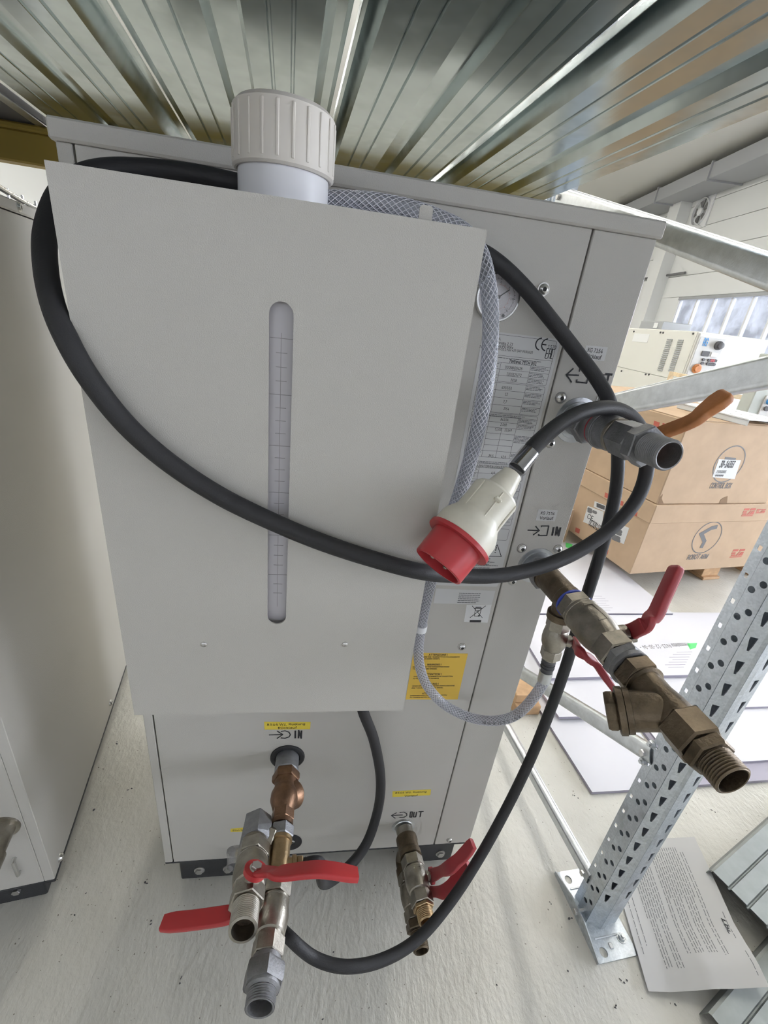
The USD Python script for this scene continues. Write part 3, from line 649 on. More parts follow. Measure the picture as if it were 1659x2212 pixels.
# ------------------------------------------------------------------ the water tank hung on the front
D = 0.20
tx0, tx1, tz0, tz1 = 0.0823, 0.4539, 0.8463, 1.4594
tank = thing('water_tank', 'white plastic water tank behind a grey slotted cover with a big white screw cap', 'tank', (0.268, -0.1, tz0))
sx0, sx1 = F(582, 1000, -D)[0], F(630, 1000, -D)[0]; sxm = .5 * (F(606, 652, -D)[0] + F(599, 1347, -D)[0]); sw_ = .0115
sz1, sz0 = F(606, 651, -D)[1], F(599, 1348, -D)[1]
cov = sbox(tx0, tz0, tx1, tz1).difference(LineString([(sxm, sz0 + sw_), (sxm, sz1 - sw_)]).buffer(sw_, quad_segs=10))
part(tank, 'cover', slab(cov, (0, -D + .002, 0), X1, Z1, .002), 'powder_grey', smooth=20)
for lo, hi in (((tx0, -D + .002, tz0), (tx0 + .0015, -D + .03, tz1)), ((tx1 - .0015, -D + .002, tz0), (tx1, -D + .016, tz1)), ((tx0, -D + .002, tz0), (tx1, -D + .03, tz0 + .0015))):
    part(tank, 'folded_edge', cbox(lo, hi, .0004), 'powder_grey_pale')
part(tank, 'tank_body', cbox((tx0 + .02, -D + .010, tz0 + .012), (tx1 - .075, -.045, tz1 - .010), .012), 'gauge_white')
mk = []
n_mk = 23
for k in range(n_mk):
    z = sz1 - .033 - k * (sz1 - sz0 - .06) / n_mk
    wk = sw_ if k % 4 == 0 else .0055
    mk.append(ln(sxm - wk, z, sxm + wk, z, .0006))
mk.append(ln(sxm - .0006, sz1 - .028, sxm - .0006, sz0 + .02, .0005))
part(tank, 'level_marks', slab(unary_union(mk), (0, -D + .0100, 0), X1, Z1, .0003), 'tank_mark', smooth=False, kind='stuff')
for xx in (tx0 + .03, tx1 - .1):
    part(tank, 'hanger', cbox((xx, -.046, tz0 + .25), (xx + .04, -.001, tz0 + .29), .002), 'zinc')
    part(tank, 'hanger', cbox((xx, -.046, tz0 + .05), (xx + .04, -.001, tz0 + .09), .002), 'zinc')
for u, v in ((440, 1392), (745, 1392)):
    p = P(u, v, y=-D); part(tank, 'rivet', lathe(p, (0, -1, 0), [(0, .0042), (.0008, .0040), (.0018, .0028), (.0021, .0012), (.0012, .0010)], 16), 'steel_bolt')
pt = P(917, 470, y=-D + .012)
part(tank, 'hose_clip', slab(rrect(F(905, 460, -D + .012)[0], pt[2] - .03, F(934, 460, -D + .012)[0], F(918, 444, -D + .012)[1], .003), (0, -D + .012, 0), X1, Z1, .002), 'powder_grey')
yc = -0.125
pn0, pn1 = P(519, 405, y=yc), P(718, 430, y=yc); cx_ = .5 * (pn0[0] + pn1[0]); rn = .5 * (pn1[0] - pn0[0]) * .97
pc0, pc1 = P(498, 300, y=yc), P(727, 330, y=yc); cxc = .5 * (pc0[0] + pc1[0]); rc = .5 * (pc1[0] - pc0[0]) * .97
zc0 = P(606, 352, y=yc - rc)[2]; zc1 = P(600, 213, y=yc + rc * .0)[2]
zc1 = P(606, 213, y=yc - rc * .55)[2]
part(tank, 'filler_neck', lathe((cxc, yc, tz1 - .03), Z1, [(0, rn), (zc0 - tz1 + .045, rn)], 48), 'tank_white')
ribn = 22; capv = []
cap = part(tank, 'screw_cap', lathe((cxc, yc, zc0), Z1, [(0.004, rn * .98), (0, rn * 1.02), (0, rc - .002), (.002, rc), (.005, rc - .0002), (zc1 - zc0 - .004, rc - .001), (zc1 - zc0, rc - .005), (zc1 - zc0, .002)], 64), 'cap_white')
for k in range(ribn):
    a = 2 * math.pi * k / ribn + .1
    er, et = np.array([math.cos(a), math.sin(a), 0]), np.array([-math.sin(a), math.cos(a), 0])
    part(cap, 'grip_rib', cbox((-.0014, -.0022, .005), (.0014, .0009, zc1 - zc0 - .006), .0006, np.array([et, er, Z1]), (cxc + er[0] * (rc - .0005), yc + er[1] * (rc - .0005), zc0)), 'cap_white')

# ------------------------------------------------------------------ the shelf rack over the chiller
R1 = np.array([0.99734, 0.0728, 0]); R2 = np.array([-0.0728, 0.99734, 0]); RO = np.array([1.043, -0.219, 0.0]); RB = np.array([R1, R2, Z1])
def RK(p, q, z): return RO + p * R1 + q * R2 + z * Z1
def rbox(p0, p1, q0, q1, z0, z1, ch=0.001): return cbox((p0, q0, z0), (p1, q1, z1), ch, RB, RO)
def ray_q(u, v, q):
    r = RM.T @ np.array([(u - 829.5) / FPX, (v - 1106) / FPX, 1]); t = ((RO - CC) @ R2 + q) / (r @ R2); w = CC + t * r - RO
    return w @ R1, w[2]
ZTOP = 2.2
def upright(parent, oq, flip=False):
    """omega section of sheet with two rows of round holes at the side and tapered slots at the front"""
    s = -1 if flip else 1
    def K(p, q): return (p, oq + s * q)
    th = 0.002; ms = []
    nz = int(ZTOP / 0.0557)
    def wall(a, b, holes):
        """flat strip from (p,q) a to b, holes [(t along the strip, z, shape)]"""
        A, B = RK(*a, 0), RK(*b, 0); d = B - A; L = np.linalg.norm(d); d /= L
        g = sbox(-0.0006, 0.0, L + 0.0006, ZTOP)
        if holes: g = g.difference(unary_union([affinity.translate(h, t, z) for t, z, h in holes]))
        return slab(g, A, d, Z1, th)
    rnd = Point(0, 0).buffer(0.0062, quad_segs=5)
    sq = rrect(-.0038, -.005, .0038, .005, .002)
    slot = Polygon([(-.0058, .0145), (.0062, .0145), (.0062, .009), (.0012, -.0145), (-.0025, -.0145), (-.0042, -.004)])
    slot2 = affinity.scale(slot, -1, 1, origin=(0, 0))
    rows = [0.055 + 0.0567 * k for k in range(nz)]
    w1 = wall(K(.030, .137), K(.030, .116), [(.009, .0 + 0.0545 + .0543 * k, sq) for k in range(1, nz)])
    w2 = wall(K(.030, .116), K(.022, .112), [])
    w3 = wall(K(.022, .112), K(.022, .080), [(.008, z, rnd) for z in rows] + [(.021, z + .018, rnd) for z in rows[:-1]])
    w4 = wall(K(.022, .080), K(.047, .067), [(.014, .127 + .0533 * k, slot2) for k in range(nz - 2)])
    w5 = wall(K(.047, .067), K(.051, .062), []); w6 = wall(K(.051, .062), K(.063, .062), []); w7 = wall(K(.063, .062), K(.067, .067), [])
    w8 = wall(K(.067, .067), K(.102, .070), [(.021, .136 + .0533 * k, slot) for k in range(nz - 2)])
    w9 = wall(K(.102, .070), K(.118, .084), []); w10 = wall(K(.118, .084), K(.118, .113), [])
    return cat_([w1, w2, w3, w4, w5, w6, w7, w8, w9, w10, wall(K(.118, .113), K(.078, .113), []), wall(K(.072, .113), K(.022, .113), [])])
rack = thing('storage_rack', 'galvanised shelf rack frame with a perforated upright, foot plate and bracing', 'rack', RK(.06, .1, 0))
part(rack, 'upright', upright(rack, 0), 'rack_zinc', smooth=False)
part(rack, 'upright', upright(rack, 1.27, True), 'rack_zinc', smooth=False)
# foot plate with turned-up edge, holes and an anchor bolt
fp = sbox(0.003, 0, .118, .195).difference(unary_union([Point(.030, .018).buffer(.010), Point(.030, .174).buffer(.010)]))
foot = part(rack, 'foot_plate', slab(fp, RO, R1, R2, .0035), 'rack_zinc', smooth=False)
fl_ = Polygon([(0, 0), (0, .010), (.07, .034), (.125, .034), (.195, .010), (.195, 0)])
part(foot, 'turned_edge', slab(fl_, RK(0, 0, 0), R2, Z1, .003), 'rack_zinc', smooth=False)
part(foot, 'pressed_rib', rbox(.022, .09, .043, .047, .0034, .0065, .0012), 'zinc')
part(foot, 'pressed_rib', rbox(.052, .062, .020, .033, .0034, .0060, .0012), 'zinc')
part(foot, 'pressed_rib', rbox(.022, .09, .150, .154, .0034, .0065, .0012), 'zinc')
part(foot, 'anchor_bolt', cat_([cyl(RK(.095, .036, .003), RK(.095, .036, .0055), .0115, 20), hexa(RK(.095, .036, 0), Z1, .0055, .0125, .015), cyl(RK(.095, .036, .012), RK(.095, .036, .018), .0045, 12)]), 'zinc')
part(foot, 'bolt', cat_([hexa(RK(0, .098, .022), -R1, 0, .007, .013), cyl(RK(.0, .098, .022), RK(.02, .098, .022), .004, 12)]), 'steel_bolt')
def cee(w, d, t=.003, lip=.008):
    return Polygon([(-w/2, 0), (w/2, 0), (w/2, d), (w/2 - lip, d), (w/2 - lip, d - t), (w/2 - t, d - t), (w/2 - t, t), (-w/2 + t, t), (-w/2 + t, d - t), (-w/2 + lip, d - t), (-w/2 + lip, d), (-w/2, d)])
def brace(A, B, w=.045, d=.028, nm='brace'):
    A, B = RK(*A), RK(*B); t = nrm(B - A); wd = nrm(np.cross(R1, t)); L = np.linalg.norm(B - A)
    # shape in (wd, R1) plane, extruded along wd x R1 = -+ t
    zd = np.cross(wd, R1); s = 1 if zd @ t > 0 else -1
    sec = rrect(-w / 2, 0, w / 2, d, .0115); sec = sec.difference(rrect(-w / 2 + .002, .002, w / 2 - .002, d - .002, .0095)).difference(sbox(-w * .12, d - .006, w * .12, d + .01))
    b_ = part(rack, nm, slab(sec, A, wd, R1, s * L), 'zinc', smooth=40)
    for e_, o_ in ((A, t * .016), (B, -t * .016)):
        p = e_ + o_
        part(b_, 'bolt', cat_([hexa(p, -R1, .0, .007, .014), cyl(p - R1 * .0005, p + R1 * .03, .004, 12)]), 'steel_bolt')
    return b_
brace((.022, .125, .105), (.022, 1.13, .045), .038, .026)
brace((.022, .128, .568), (.022, 1.13, .075), .042, .026)
brace((.022, .128, 1.455), (.022, 1.10, 1.760), .052, .03)
brace((.022, .128, 1.405), (.022, 1.13, 1.040), .056, .03)
for u, v in ((1411, 1607), (1393, 1644)):
    r = RM.T @ np.array([(u - 829.5) / FPX, (v - 1106) / FPX, 1]); t_ = ((RO - CC) @ R1 + .029) / (r @ R1); p = CC + t_ * r
    part(rack, 'bolt', cat_([cyl(p, p - R1 * .0015, .009, 18), hexa(p, -R1, .0015, .009, .014), cyl(p - R1 * .008, p - R1 * .014, .0042, 12)]), 'zinc')
# yellow beams carry the deck
def beam(q0, q1, label):
    b_ = thing('shelf_beam', label, 'beam', RK(-1.2, q0, 1.66), kind='thing')
    part(b_, 'beam', rbox(-2.05, .018, q0, q1, 1.618, 1.684, .004), 'beam_yellow')
    part(b_, 'rolled_lip', rbox(-2.05, .018, q0 - .004, q1 + .004, 1.684, 1.6985, .004), 'beam_yellow')
    return b_
beam(1.110, 1.155, 'yellow shelf beam behind the top of the chiller')
beam(-.060, -.020, 'yellow shelf beam under the front end of the overhead deck')
# deck panels: ribbed galvanised sheet
def deck_profile(w, h=.031):
    pts = [(.0, h - .012), (.0, h), (.012, h), (.030, 0.0)]
    def groove(s): return [(s - .0045, 0), (s - .002, .0042), (s + .002, .0042), (s + .0045, 0)]
    for s in (.072, .112): pts += groove(s)
    pts += [(.158, 0), (.168, .016), (.212, .016), (.222, 0)]
    for s in (.262, .300): pts += groove(s)
    pts += [(.345, 0), (.366, h), (w - .012, h), (w - .006, h - .006)]
    return pts
ZDK = 1.700
def deck_panel(p0, w, q0, q1, label, grp):
    t = thing('deck_panel', label, 'deck panel', RK(p0 + w / 2, (q0 + q1) / 2, ZDK), group=grp)
    prof = [(a * w / .396, b) for a, b in deck_profile(.396)]
    part(t, 'sheet', slab(LineString(prof).buffer(.0006, cap_style=2, join_style=2), RK(p0, q0, ZDK), R1, Z1, -(q1 - q0)), 'deck_zinc', smooth=False)
    return t
GD = 'ribbed deck panels overhead'
joints = [-.067, -.384, -.686, -1.008, -1.330]
labs = ['ribbed zinc deck panel overhead at the open edge beside the rack frame', 'ribbed zinc deck panel overhead, second from the rack frame', 'ribbed zinc deck panel directly above the white tank cap', 'ribbed zinc deck panel overhead, furthest from the rack frame']
for i in range(4):
    deck_panel(joints[i + 1] + .0025, joints[i] - joints[i + 1] - .005, -.06, 1.16, labs[i], GD)

# ------------------------------------------------------------------ pipe fittings
def ax(o, d):
    d = nrm(d)
    return lambda t: np.array(o) + t * d
def lever_at(parent, name, pts, sdir, mat, w=.024, th=.010):
    """handle along the points (root, bend ..., tip)"""
    c = bez(pts, 6); n = len(c); st = []
    for i, p in enumerate(c):
        s = i / (n - 1); st.append((p, w * (1.0 - .25 * math.exp(-((s - .25) / .15) ** 2)) * (1.0 if s < .93 else 1 - 2.6 * (s - .93)), th * (.6 + .4 * min(1, s * 2.5))))
    return part(parent, name, lever(st, sdir), mat, smooth=50)
def ball_valve(name, label, o, d, L, r, sdir, hpts, mbody, mhandle, stem_t=.5, hw=.024, male_end=0.0, sh=1.9):
    """body along o + t d, 0..L; stem towards sdir, handle through hpts"""
    d = nrm(d); sdir = nrm(np.array(sdir, float) - d * (np.array(sdir, float) @ d)); f = ax(o, d)
    v = thing(name, label, 'valve', f(L / 2))
    hx = .23 * L
    ms = [hexa(o, d, 0, hx, r * 2.36, .2), lathe(o, d, [(hx * .9, r * 1.02), (hx + .002, r * 1.06), (hx + .004, r * 1.26), (L * .40, r * 1.34), (L * .5, r * 1.38), (L * .6, r * 1.34), (L * .72, r * 1.22), (L * .74, r * 1.10), (L * .80, r * 1.10)], 36),
          lathe(o, d, [(hx + .0015, r * 1.14), (hx + .004, r * 1.30), (hx + .007, r * 1.30), (hx + .008, r * 1.2)], 36), hexa(o, d, L * .77, L, r * 2.3, .2)]
    b_ = part(v, 'body', cat_(ms), mbody)
    if male_end:
        part(v, 'threaded_end', lathe(o, d, [(L - .001, r * .9)] + [(a, q) for a, q in thread(L, L + male_end, r)] + [(L + male_end + .0005, r * .80), (L + male_end * .4, r * .78)], 36), mbody, smooth=20)
        part(v, 'bore', cyl(f(L + male_end * .38), f(L + male_end * .42), r * .79, 28), 'pipe_bore')
    sp = f(L * stem_t)
    part(v, 'stem', cat_([lathe(sp, sdir, [(r * 1.0, r * .62), (r * (sh - .4), r * .58), (r * (sh - .38), r * .46), (r * sh, r * .46)], 24), ]), mbody)
    top = sp + sdir * r * (sh - .02)
    hd = lever_at(v, 'handle', [top + (np.array(h) - top) * s for h, s in ((hpts[0], 0.0), (hpts[0], .55))] + [np.array(h) for h in hpts], sdir, mhandle, hw)
    part(hd, 'hub', lathe(top, sdir, [(-.0035, hw * .2), (-.0035, hw * .62), (.0040, hw * .63), (.0048, hw * .56)], 28), mhandle)
    part(hd, 'nut', cat_([lathe(top, sdir, [(.004, .0), (.004, hw * .36), (.0052, hw * .36), (.0053, 0.0)], 24), hexa(top, sdir, .005, .0105, hw * .52)]), 'steel_bolt')
    return v
def hollow_end(o, d, t0, t1, r, thick=.0035, th_=True, depth=.04):
    pr = [(t0, r - .001)] + (thread(t0 + .0005, t1, r) if th_ else [(t0 + .001, r), (t1 - .001, r)]) + [(t1 + .0006, r - .002), (t1 + .0002, r - thick), (t1 - depth, r - thick - .0005)]
    return lathe(o, d, pr, 40)

# --- upper port: ball valve with an orange handle and a threaded nipple
oA, eA = np.array([.718, 0, 1.2575]), np.array([.7225, -.206, 1.2625]); dA = nrm(eA - oA); fA = ax(oA, dA); rA = .0185
nA = thing('pipe_nipple', 'dull grey threaded pipe nipple with hexagon at the upper port valve', 'pipe fitting', fA(.17))
part(nA, 'hexagon', hexa(oA, dA, .1495, .168, .0475, .5), 'iron_dull')
part(nA, 'threaded_end', hollow_end(oA, dA, .168, .205, .0195), 'iron_dull', smooth=20)
part(nA, 'bore', cyl(fA(.166), fA(.172), .0158, 30), 'rust')
vA_ = thing('ball_valve', 'grey ball valve with an orange handle at the upper port', 'valve', fA(.1))
part(vA_, 'pipe_stub', cat_([cyl(fA(.0235), fA(.03), .0195, 36), hexa(oA, dA, .026, .044, .051, .25)]), 'iron_dull')
part(vA_, 'body', cat_([lathe(oA, dA, [(.043, .019), (.0435, .0225), (.060, .0235), (.066, .0235)], 40), lathe(oA, dA, [(.0665, .022), (.0672, .0252), (.074, .0258), (.0744, .0272), (.078, .0272), (.0785, .0258), (.088, .0255), (.098, .0250), (.105, .0232)], 40), lathe(oA, dA, [(.0775, .0257), (.080, .0264), (.081, .0264), (.082, .0256)], 40)]), 'iron_dull')
part(vA_, 'red_seal', lathe(oA, dA, [(.0625, .0233), (.0632, .0246), (.0665, .0248), (.0672, .0233)], 40), 'red_seal')
part(vA_, 'bright_band', lathe(oA, dA, [(.1035, .0225), (.1042, .0243), (.1095, .0243), (.1102, .0225)], 40), 'nickel_old')
part(vA_, 'hexagon', hexa(oA, dA, .109, .150, .0445, .1, .002), 'iron_dull')
sA = nrm(np.array([.92, -.02, -.42])); sA = nrm(sA - dA * (sA @ dA)); pA = fA(.095)
part(vA_, 'stem', lathe(pA, sA, [(.018, .0125), (.031, .012), (.0312, .008), (.040, .008)], 24), 'iron_dull')
tA = pA + sA * .037
tipA, midA = P(1574, 850, x=.815), P(1500, 905, x=.790)
hA = part(vA_, 'handle', lever([(tA - .2 * (midA - tA), .020, .008), (tA, .026, .009), (tA + .45 * (midA - tA), .021, .010), (midA - .1 * (tipA - midA), .0185, .012), (midA + .3 * (tipA - midA), .021, .013), (midA + .65 * (tipA - midA), .027, .013), (midA + .9 * (tipA - midA), .025, .012), (midA + 1.0 * (tipA - midA), .016, .010)], sA), 'handle_orange', smooth=60, label='rusty orange handle')
part(hA, 'nut', hexa(tA, sA, .005, .012, .014), 'steel_bolt')
part(vA_, 'stop_pin', cyl(fA(.125) + sA * .020, fA(.125) + sA * .029, .0045, 12), 'iron_dull')

# --- lower port: tee with drain, ball valve, union, strainer and nipple
oB, eB = np.array([.721, 0, .986]), np.array([.7335, -.408, .9945]); dB = nrm(eB - oB); fB = ax(oB, dB)
tee = thing('pipe_tee', 'dirty bronze pipe tee with a blue seal ring at the lower port', 'pipe fitting', fB(.08))
part(tee, 'hexagon', hexa(oB, dB, .018, .040, .052, .1), 'iron_dull')
part(tee, 'body', cat_([lathe(oB, dB, [(.038, .019), (.039, .0235), (.046, .024), (.048, .0225), (.105, .0222), (.107, .0235), (.120, .0235), (.1205, .02)], 40)]), 'bronze_dirty')
dT = nrm(P(1172, 1420, y=-.118) - P(1197, 1318, y=-.112)); oT = fB(.103)
part(tee, 'branch', lathe(oT, dT, [(0, .017), (.030, .017), (.0305, .0215), (.042, .0215), (.043, .018)], 36), 'bronze_dirty')
part(tee, 'blue_seal', lathe(oB, dB, [(.120, .021), (.1205, .0252), (.1245, .0255), (.125, .021)], 40), 'blue_seal')
part(tee, 'seal_tab', cbox((-.006, -.003, -.004), (.006, .003, .004), .001, np.array([R1, R2, Z1]), fB(.1225) + np.array([.027, 0, .006])), 'blue_seal')
# big valve
L0, L1 = .125, .248
fb = thing('ball_valve', 'large tarnished ball valve with a cranked dark red handle', 'valve', fB(.18))
part(fb, 'body', cat_([hexa(oB, dB, L0, L0 + .022, .0485, .2, .002), lathe(oB, dB, [(.144, .0225), (.146, .0252), (.150, .0272), (.155, .0278), (.158, .0272), (.170, .0288), (.188, .0292), (.200, .0285), (.212, .0262), (.220, .0240), (.226, .0235)], 44), lathe(oB, dB, [(.1495, .0268), (.151, .0284), (.154, .0284), (.1555, .027)], 44), hexa(oB, dB, .220, L1, .0485, .2, .002)]), 'nickel_old')
for k, (dx, dz) in enumerate(((-.0, .0288),)):
    q0 = fB(.165) + np.array([-.006, 0, .0282]); part(fb, 'cast_frame', tube([q0 + (-.007, 0, -.001), q0 + (.006, .0, .0012), q0 + (.010, -.034, .0012), q0 + (-.005, -.036, .0)], .0009, 6), 'nickel_old')
sB = nrm(np.array([.95, .0, .12]) - dB * (np.array([.95, .0, .12]) @ dB)); pB = fB(.204)
part(fb, 'stem', lathe(pB, sB, [(.022, .0135), (.037, .013), (.0372, .009), (.044, .009)], 24), 'nickel_old')
tB = pB + sB * .043
bB0, bB1, tipB = P(1392, 1350, d=.610), P(1417, 1324, d=.612), P(1463, 1224, d=.625)
hB = part(fb, 'handle', lever([(tB - .35 * (bB0 - tB), .018, .006), (tB - .1 * (bB0 - tB), .026, .007), (tB + .4 * (bB0 - tB), .022, .009), (bB0, .022, .011), (.5 * (bB0 + bB1) + .0 * sB, .023, .012), (bB1, .0215, .013), (bB1 + .25 * (tipB - bB1), .0205, .013), (bB1 + .7 * (tipB - bB1), .0205, .013), (bB1 + .93 * (tipB - bB1), .0200, .013), (tipB, .014, .010)], sB), 'handle_dark_red', smooth=60)
part(hB, 'nut', hexa(tB, sB, .003, .010, .014), 'steel_bolt')
part(fb, 'stop_pin', cyl(pB + dB * .014 + sB * .026, pB + dB * .014 + sB * .044, .004, 12), 'nickel_old')
un = thing('pipe_union', 'dull grey hexagonal union nut between valve and strainer', 'pipe fitting', fB(.26))
part(un, 'nut', cat_([hexa(oB, dB, .2485, .262, .0495, .45, .002), lathe(oB, dB, [(.261, .0235), (.262, .0262), (.269, .0268), (.270, .022)], 40)]), 'iron_dull')
ys = thing('y_strainer', 'dirty bronze strainer with an angled leg and screwed cap', 'strainer', fB(.33))
part(ys, 'body', cat_([hexa(oB, dB, .2705, .293, .0475, .15, .0025), lathe(oB, dB, [(.290, .0225), (.294, .0255), (.2955, .0255), (.297, .0215), (.318, .0205), (.335, .0225), (.352, .0235), (.356, .0225)], 40), hexa(oB, dB, .352, .386, .0475, .15, .0025)]), 'bronze_dirty')
dY = nrm(P(1325, 1538, d=.525) - P(1440, 1540, d=.505)); oY = fB(.338)
part(ys, 'leg', lathe(oY, dY, [(-.01, .019), (.012, .0225), (.040, .0235), (.0405, .0262), (.047, .0265), (.048, .0245)], 40), 'bronze_dirty')
part(ys, 'cap', cat_([lathe(oY, dY, [(.0475, .0255), (.048, .0278), (.055, .0280), (.056, .026)], 40), hexa(oY, dY, .0555, .068, .043, .3, .003, 8)]), 'bronze_dirty')
nB = thing('pipe_nipple', 'dark bronze threaded nipple at the open end of the strainer line', 'pipe fitting', fB(.39))
part(nB, 'hexagon', hexa(oB, dB, .3865, .400, .0445, .4, .002), 'bronze_dirty')
part(nB, 'threaded_end', hollow_end(oB, dB, .400, .424, .0192, .0032), 'bronze_dirty', smooth=20)
part(nB, 'bore', cyl(fB(.386), fB(.392), .0162, 30), 'pipe_bore')
# drain valve under the tee, hose nozzle
fT = ax(oT, dT)
dv = thing('drain_valve', 'small nickel drain valve with a thin red handle under the tee', 'valve', fT(.08))
part(dv, 'body', cat_([hexa(oT, dT, .043, .062, .034, .2), lathe(oT, dT, [(.060, .0165), (.063, .0185), (.075, .0205), (.083, .0210), (.092, .0200), (.100, .0170), (.104, .0150)], 36), hexa(oT, dT, .104, .122, .030, .2), lathe(oT, dT, [(.121, .0125), (.125, .0125)], 30)]), 'nickel')
sD = nrm(np.array([.93, -.36, .1]) - dT * (np.array([.93, -.36, .1]) @ dT)); pD = fT(.083)
part(dv, 'stem', lathe(pD, sD, [(.012, .0105), (.026, .010), (.0262, .0072), (.033, .0072)], 24), 'nickel')
tD = pD + sD * .032
h1, h2, h3 = P(1252, 1408, d=.66), P(1285, 1432, d=.655), P(1328, 1492, d=.645)
hD = part(dv, 'handle', lever([(tD - .25 * (h1 - tD), .012, .005), (tD, .020, .006), (tD + .5 * (h1 - tD), .016, .007), (h1, .0155, .009), (h2, .0150, .010), (.5 * (h2 + h3), .0145, .010), (h3, .010, .008)], sD), 'handle_dark_red', smooth=60)
part(hD, 'nut', hexa(tD, sD, .003, .009, .011), 'steel_bolt')
part(dv, 'nozzle', lathe(oT, dT, [(.124, .0112), (.130, .0112), (.131, .0122), (.136, .0105), (.1365, .0122), (.142, .0105), (.1425, .0122), (.150, .0102), (.170, .0095)], 30), 'dark_grey')

# --- tool-cooling return: port, copper strainer, tee, ball valve, nipple (towards the floor in front of the chiller)
c0, c1, c2 = np.array([.279, 0, .486]), P(598, 1915, y=-.245), P(561, 2178, y=-.395)
dC = nrm(c1 - c0); fC = ax(c0, dC); LC = np.linalg.norm(c1 - c0)
part(ch, 'port_grommet', lathe(c0, (0, -1, 0), [(0, .0365), (.0025, .0365), (.004, .034), (.0035, .027), (.001, .0265)], 40), 'rubber_black')
part(ch, 'port_pipe', cyl(c0 + (0, -.001, 0), fC(.038), .0245, 36, ch=.002), 'iron_galv')
sC = thing('y_strainer', 'reddish copper strainer on the pipe under the tank', 'strainer', fC(.09))
part(sC, 'body', cat_([hexa(c0, dC, .0385, .058, .0485, .1, .004), lathe(c0, dC, [(.056, .0225), (.064, .0205), (.072, .021), (.085, .026), (.098, .0265), (.112, .0215), (.122, .0185)], 40), hexa(c0, dC, .119, .140, .0375, .25, .002), lathe(c0, dC, [(.139, .018), (.140, .0205), (.148, .0205), (.149, .016)], 36)]), 'red_brass')
dY2 = nrm(np.array([.62, .55, -.55])); oY2 = fC(.092)
part(sC, 'leg', lathe(oY2, dY2, [(-.01, .021), (.014, .0235), (.020, .0262), (.029, .0262), (.030, .0235), (.034, .0225)], 36), 'red_brass')
tC_ = thing('pipe_tee', 'brass pipe tee with zinc nut between copper strainer and lower valve', 'pipe fitting', fC(.2))
part(tC_, 'zinc_nut', hexa(c0, dC, .1495, .170, .0395, .2, .002), 'iron_galv')
part(tC_, 'body', cat_([lathe(c0, dC, [(.1705, .015), (.171, .0205), (.177, .0205), (.178, .0178), (LC - .022, .0178), (LC - .021, .0195), (LC - .008, .0195), (LC - .007, .0165)], 36)]), 'brass')
dN = nrm(np.array([1, .05, -.12])); oN = fC(LC - .030)
part(tC_, 'hose_nozzle', cat_([lathe(oN, dN, [(.012, .0125), (.022, .0125), (.0225, .0155), (.029, .0155), (.030, .0125)], 24), hexa(oN, dN, .030, .040, .027)]), 'brass')
d2 = nrm(c2 - c1); f2 = ax(c1, d2); L2 = np.linalg.norm(c2 - c1)
sC2 = np.array([-.86, 0, .42]); sC2 = nrm(sC2 - d2 * (sC2 @ d2))
vC = ball_valve('ball_valve', 'nickel ball valve with a red handle reaching out past the chiller skid', c1 - d2 * .006, d2, .105, .0178, sC2,
                [P(500, 1975, d=.665), P(420, 1987, d=.67), P(352, 1994, d=.675)], 'nickel', 'handle_red', .42, .025)
nC = thing('pipe_nipple', 'dull grey threaded nipple, lowest fitting in front of the chiller', 'pipe fitting', f2(.14))
part(nC, 'hexagon', cat_([cyl(f2(.0995), f2(.110), .0205, 36), hexa(c1, d2, .108, .131, .0505, .35, .004), lathe(c1, d2, [(.129, .0235), (.134, .0225), (.137, .0195)], 36)]), 'iron_dull')
part(nC, 'threaded_end', hollow_end(c1, d2, .136, L2, .0197), 'iron_dull', smooth=20)
part(nC, 'bore', cyl(f2(.132), f2(.137), .0158, 30), 'pipe_bore')
# --- second valve branching off the tee
o4, e4 = P(549, 1826, y=-.185), P(523, 2022, y=-.335); d4 = nrm(e4 - o4); f4 = ax(o4, d4)
el = thing('pipe_elbow', 'heavy grey angled pipe elbow with flat sides above the front valve', 'pipe fitting', f4(-.03))
dE = nrm(fC(.182) - f4(-.02))
x4, y4, z4 = frame_of(d4)
pts = [f4(t) + .0285 * r_ * (math.cos(a) * x4 + math.sin(a) * y4) for t, r_ in ((-.072, .52), (-.058, .92), (-.012, 1.0), (-.005, .9)) for a in np.linspace(0, 2 * np.pi, 6, endpoint=False) + .35]
xe_, ye_, _ = frame_of(dE); pts += [f4(-.028) + dE * .022 + .0235 * (math.cos(a) * xe_ + math.sin(a) * ye_) for a in np.linspace(0, 2 * np.pi, 8, endpoint=False)]
hq = trimesh.convex.convex_hull(np.array(pts)); part(el, 'body', T(hq.vertices, hq.faces), 'iron_galv', smooth=12)
part(el, 'side_nut', cat_([hexa(f4(-.028), dE, .0225, .036, .040, .3, .002), lathe(f4(-.028), dE, [(.036, .017), (.046, .017)], 30)]), 'nickel')
part(el, 'collar', lathe(o4, d4, [(-.006, .020), (-.004, .0225), (.002, .0225), (.004, .0195)], 36), 'nickel_old')
s4 = np.array([.28, .35, .94]); s4 = nrm(s4 - d4 * (s4 @ d4))
v4 = ball_valve('ball_valve', 'nickel ball valve with a bright red handle, in front of the strainer line', f4(.004), d4, .112, .0200, s4,
                [P(610, 1886, d=.665), P(690, 1878, d=.665), P(772, 1890, d=.675)], 'nickel', 'handle_red', .80, .028, male_end=.038, sh=1.72)

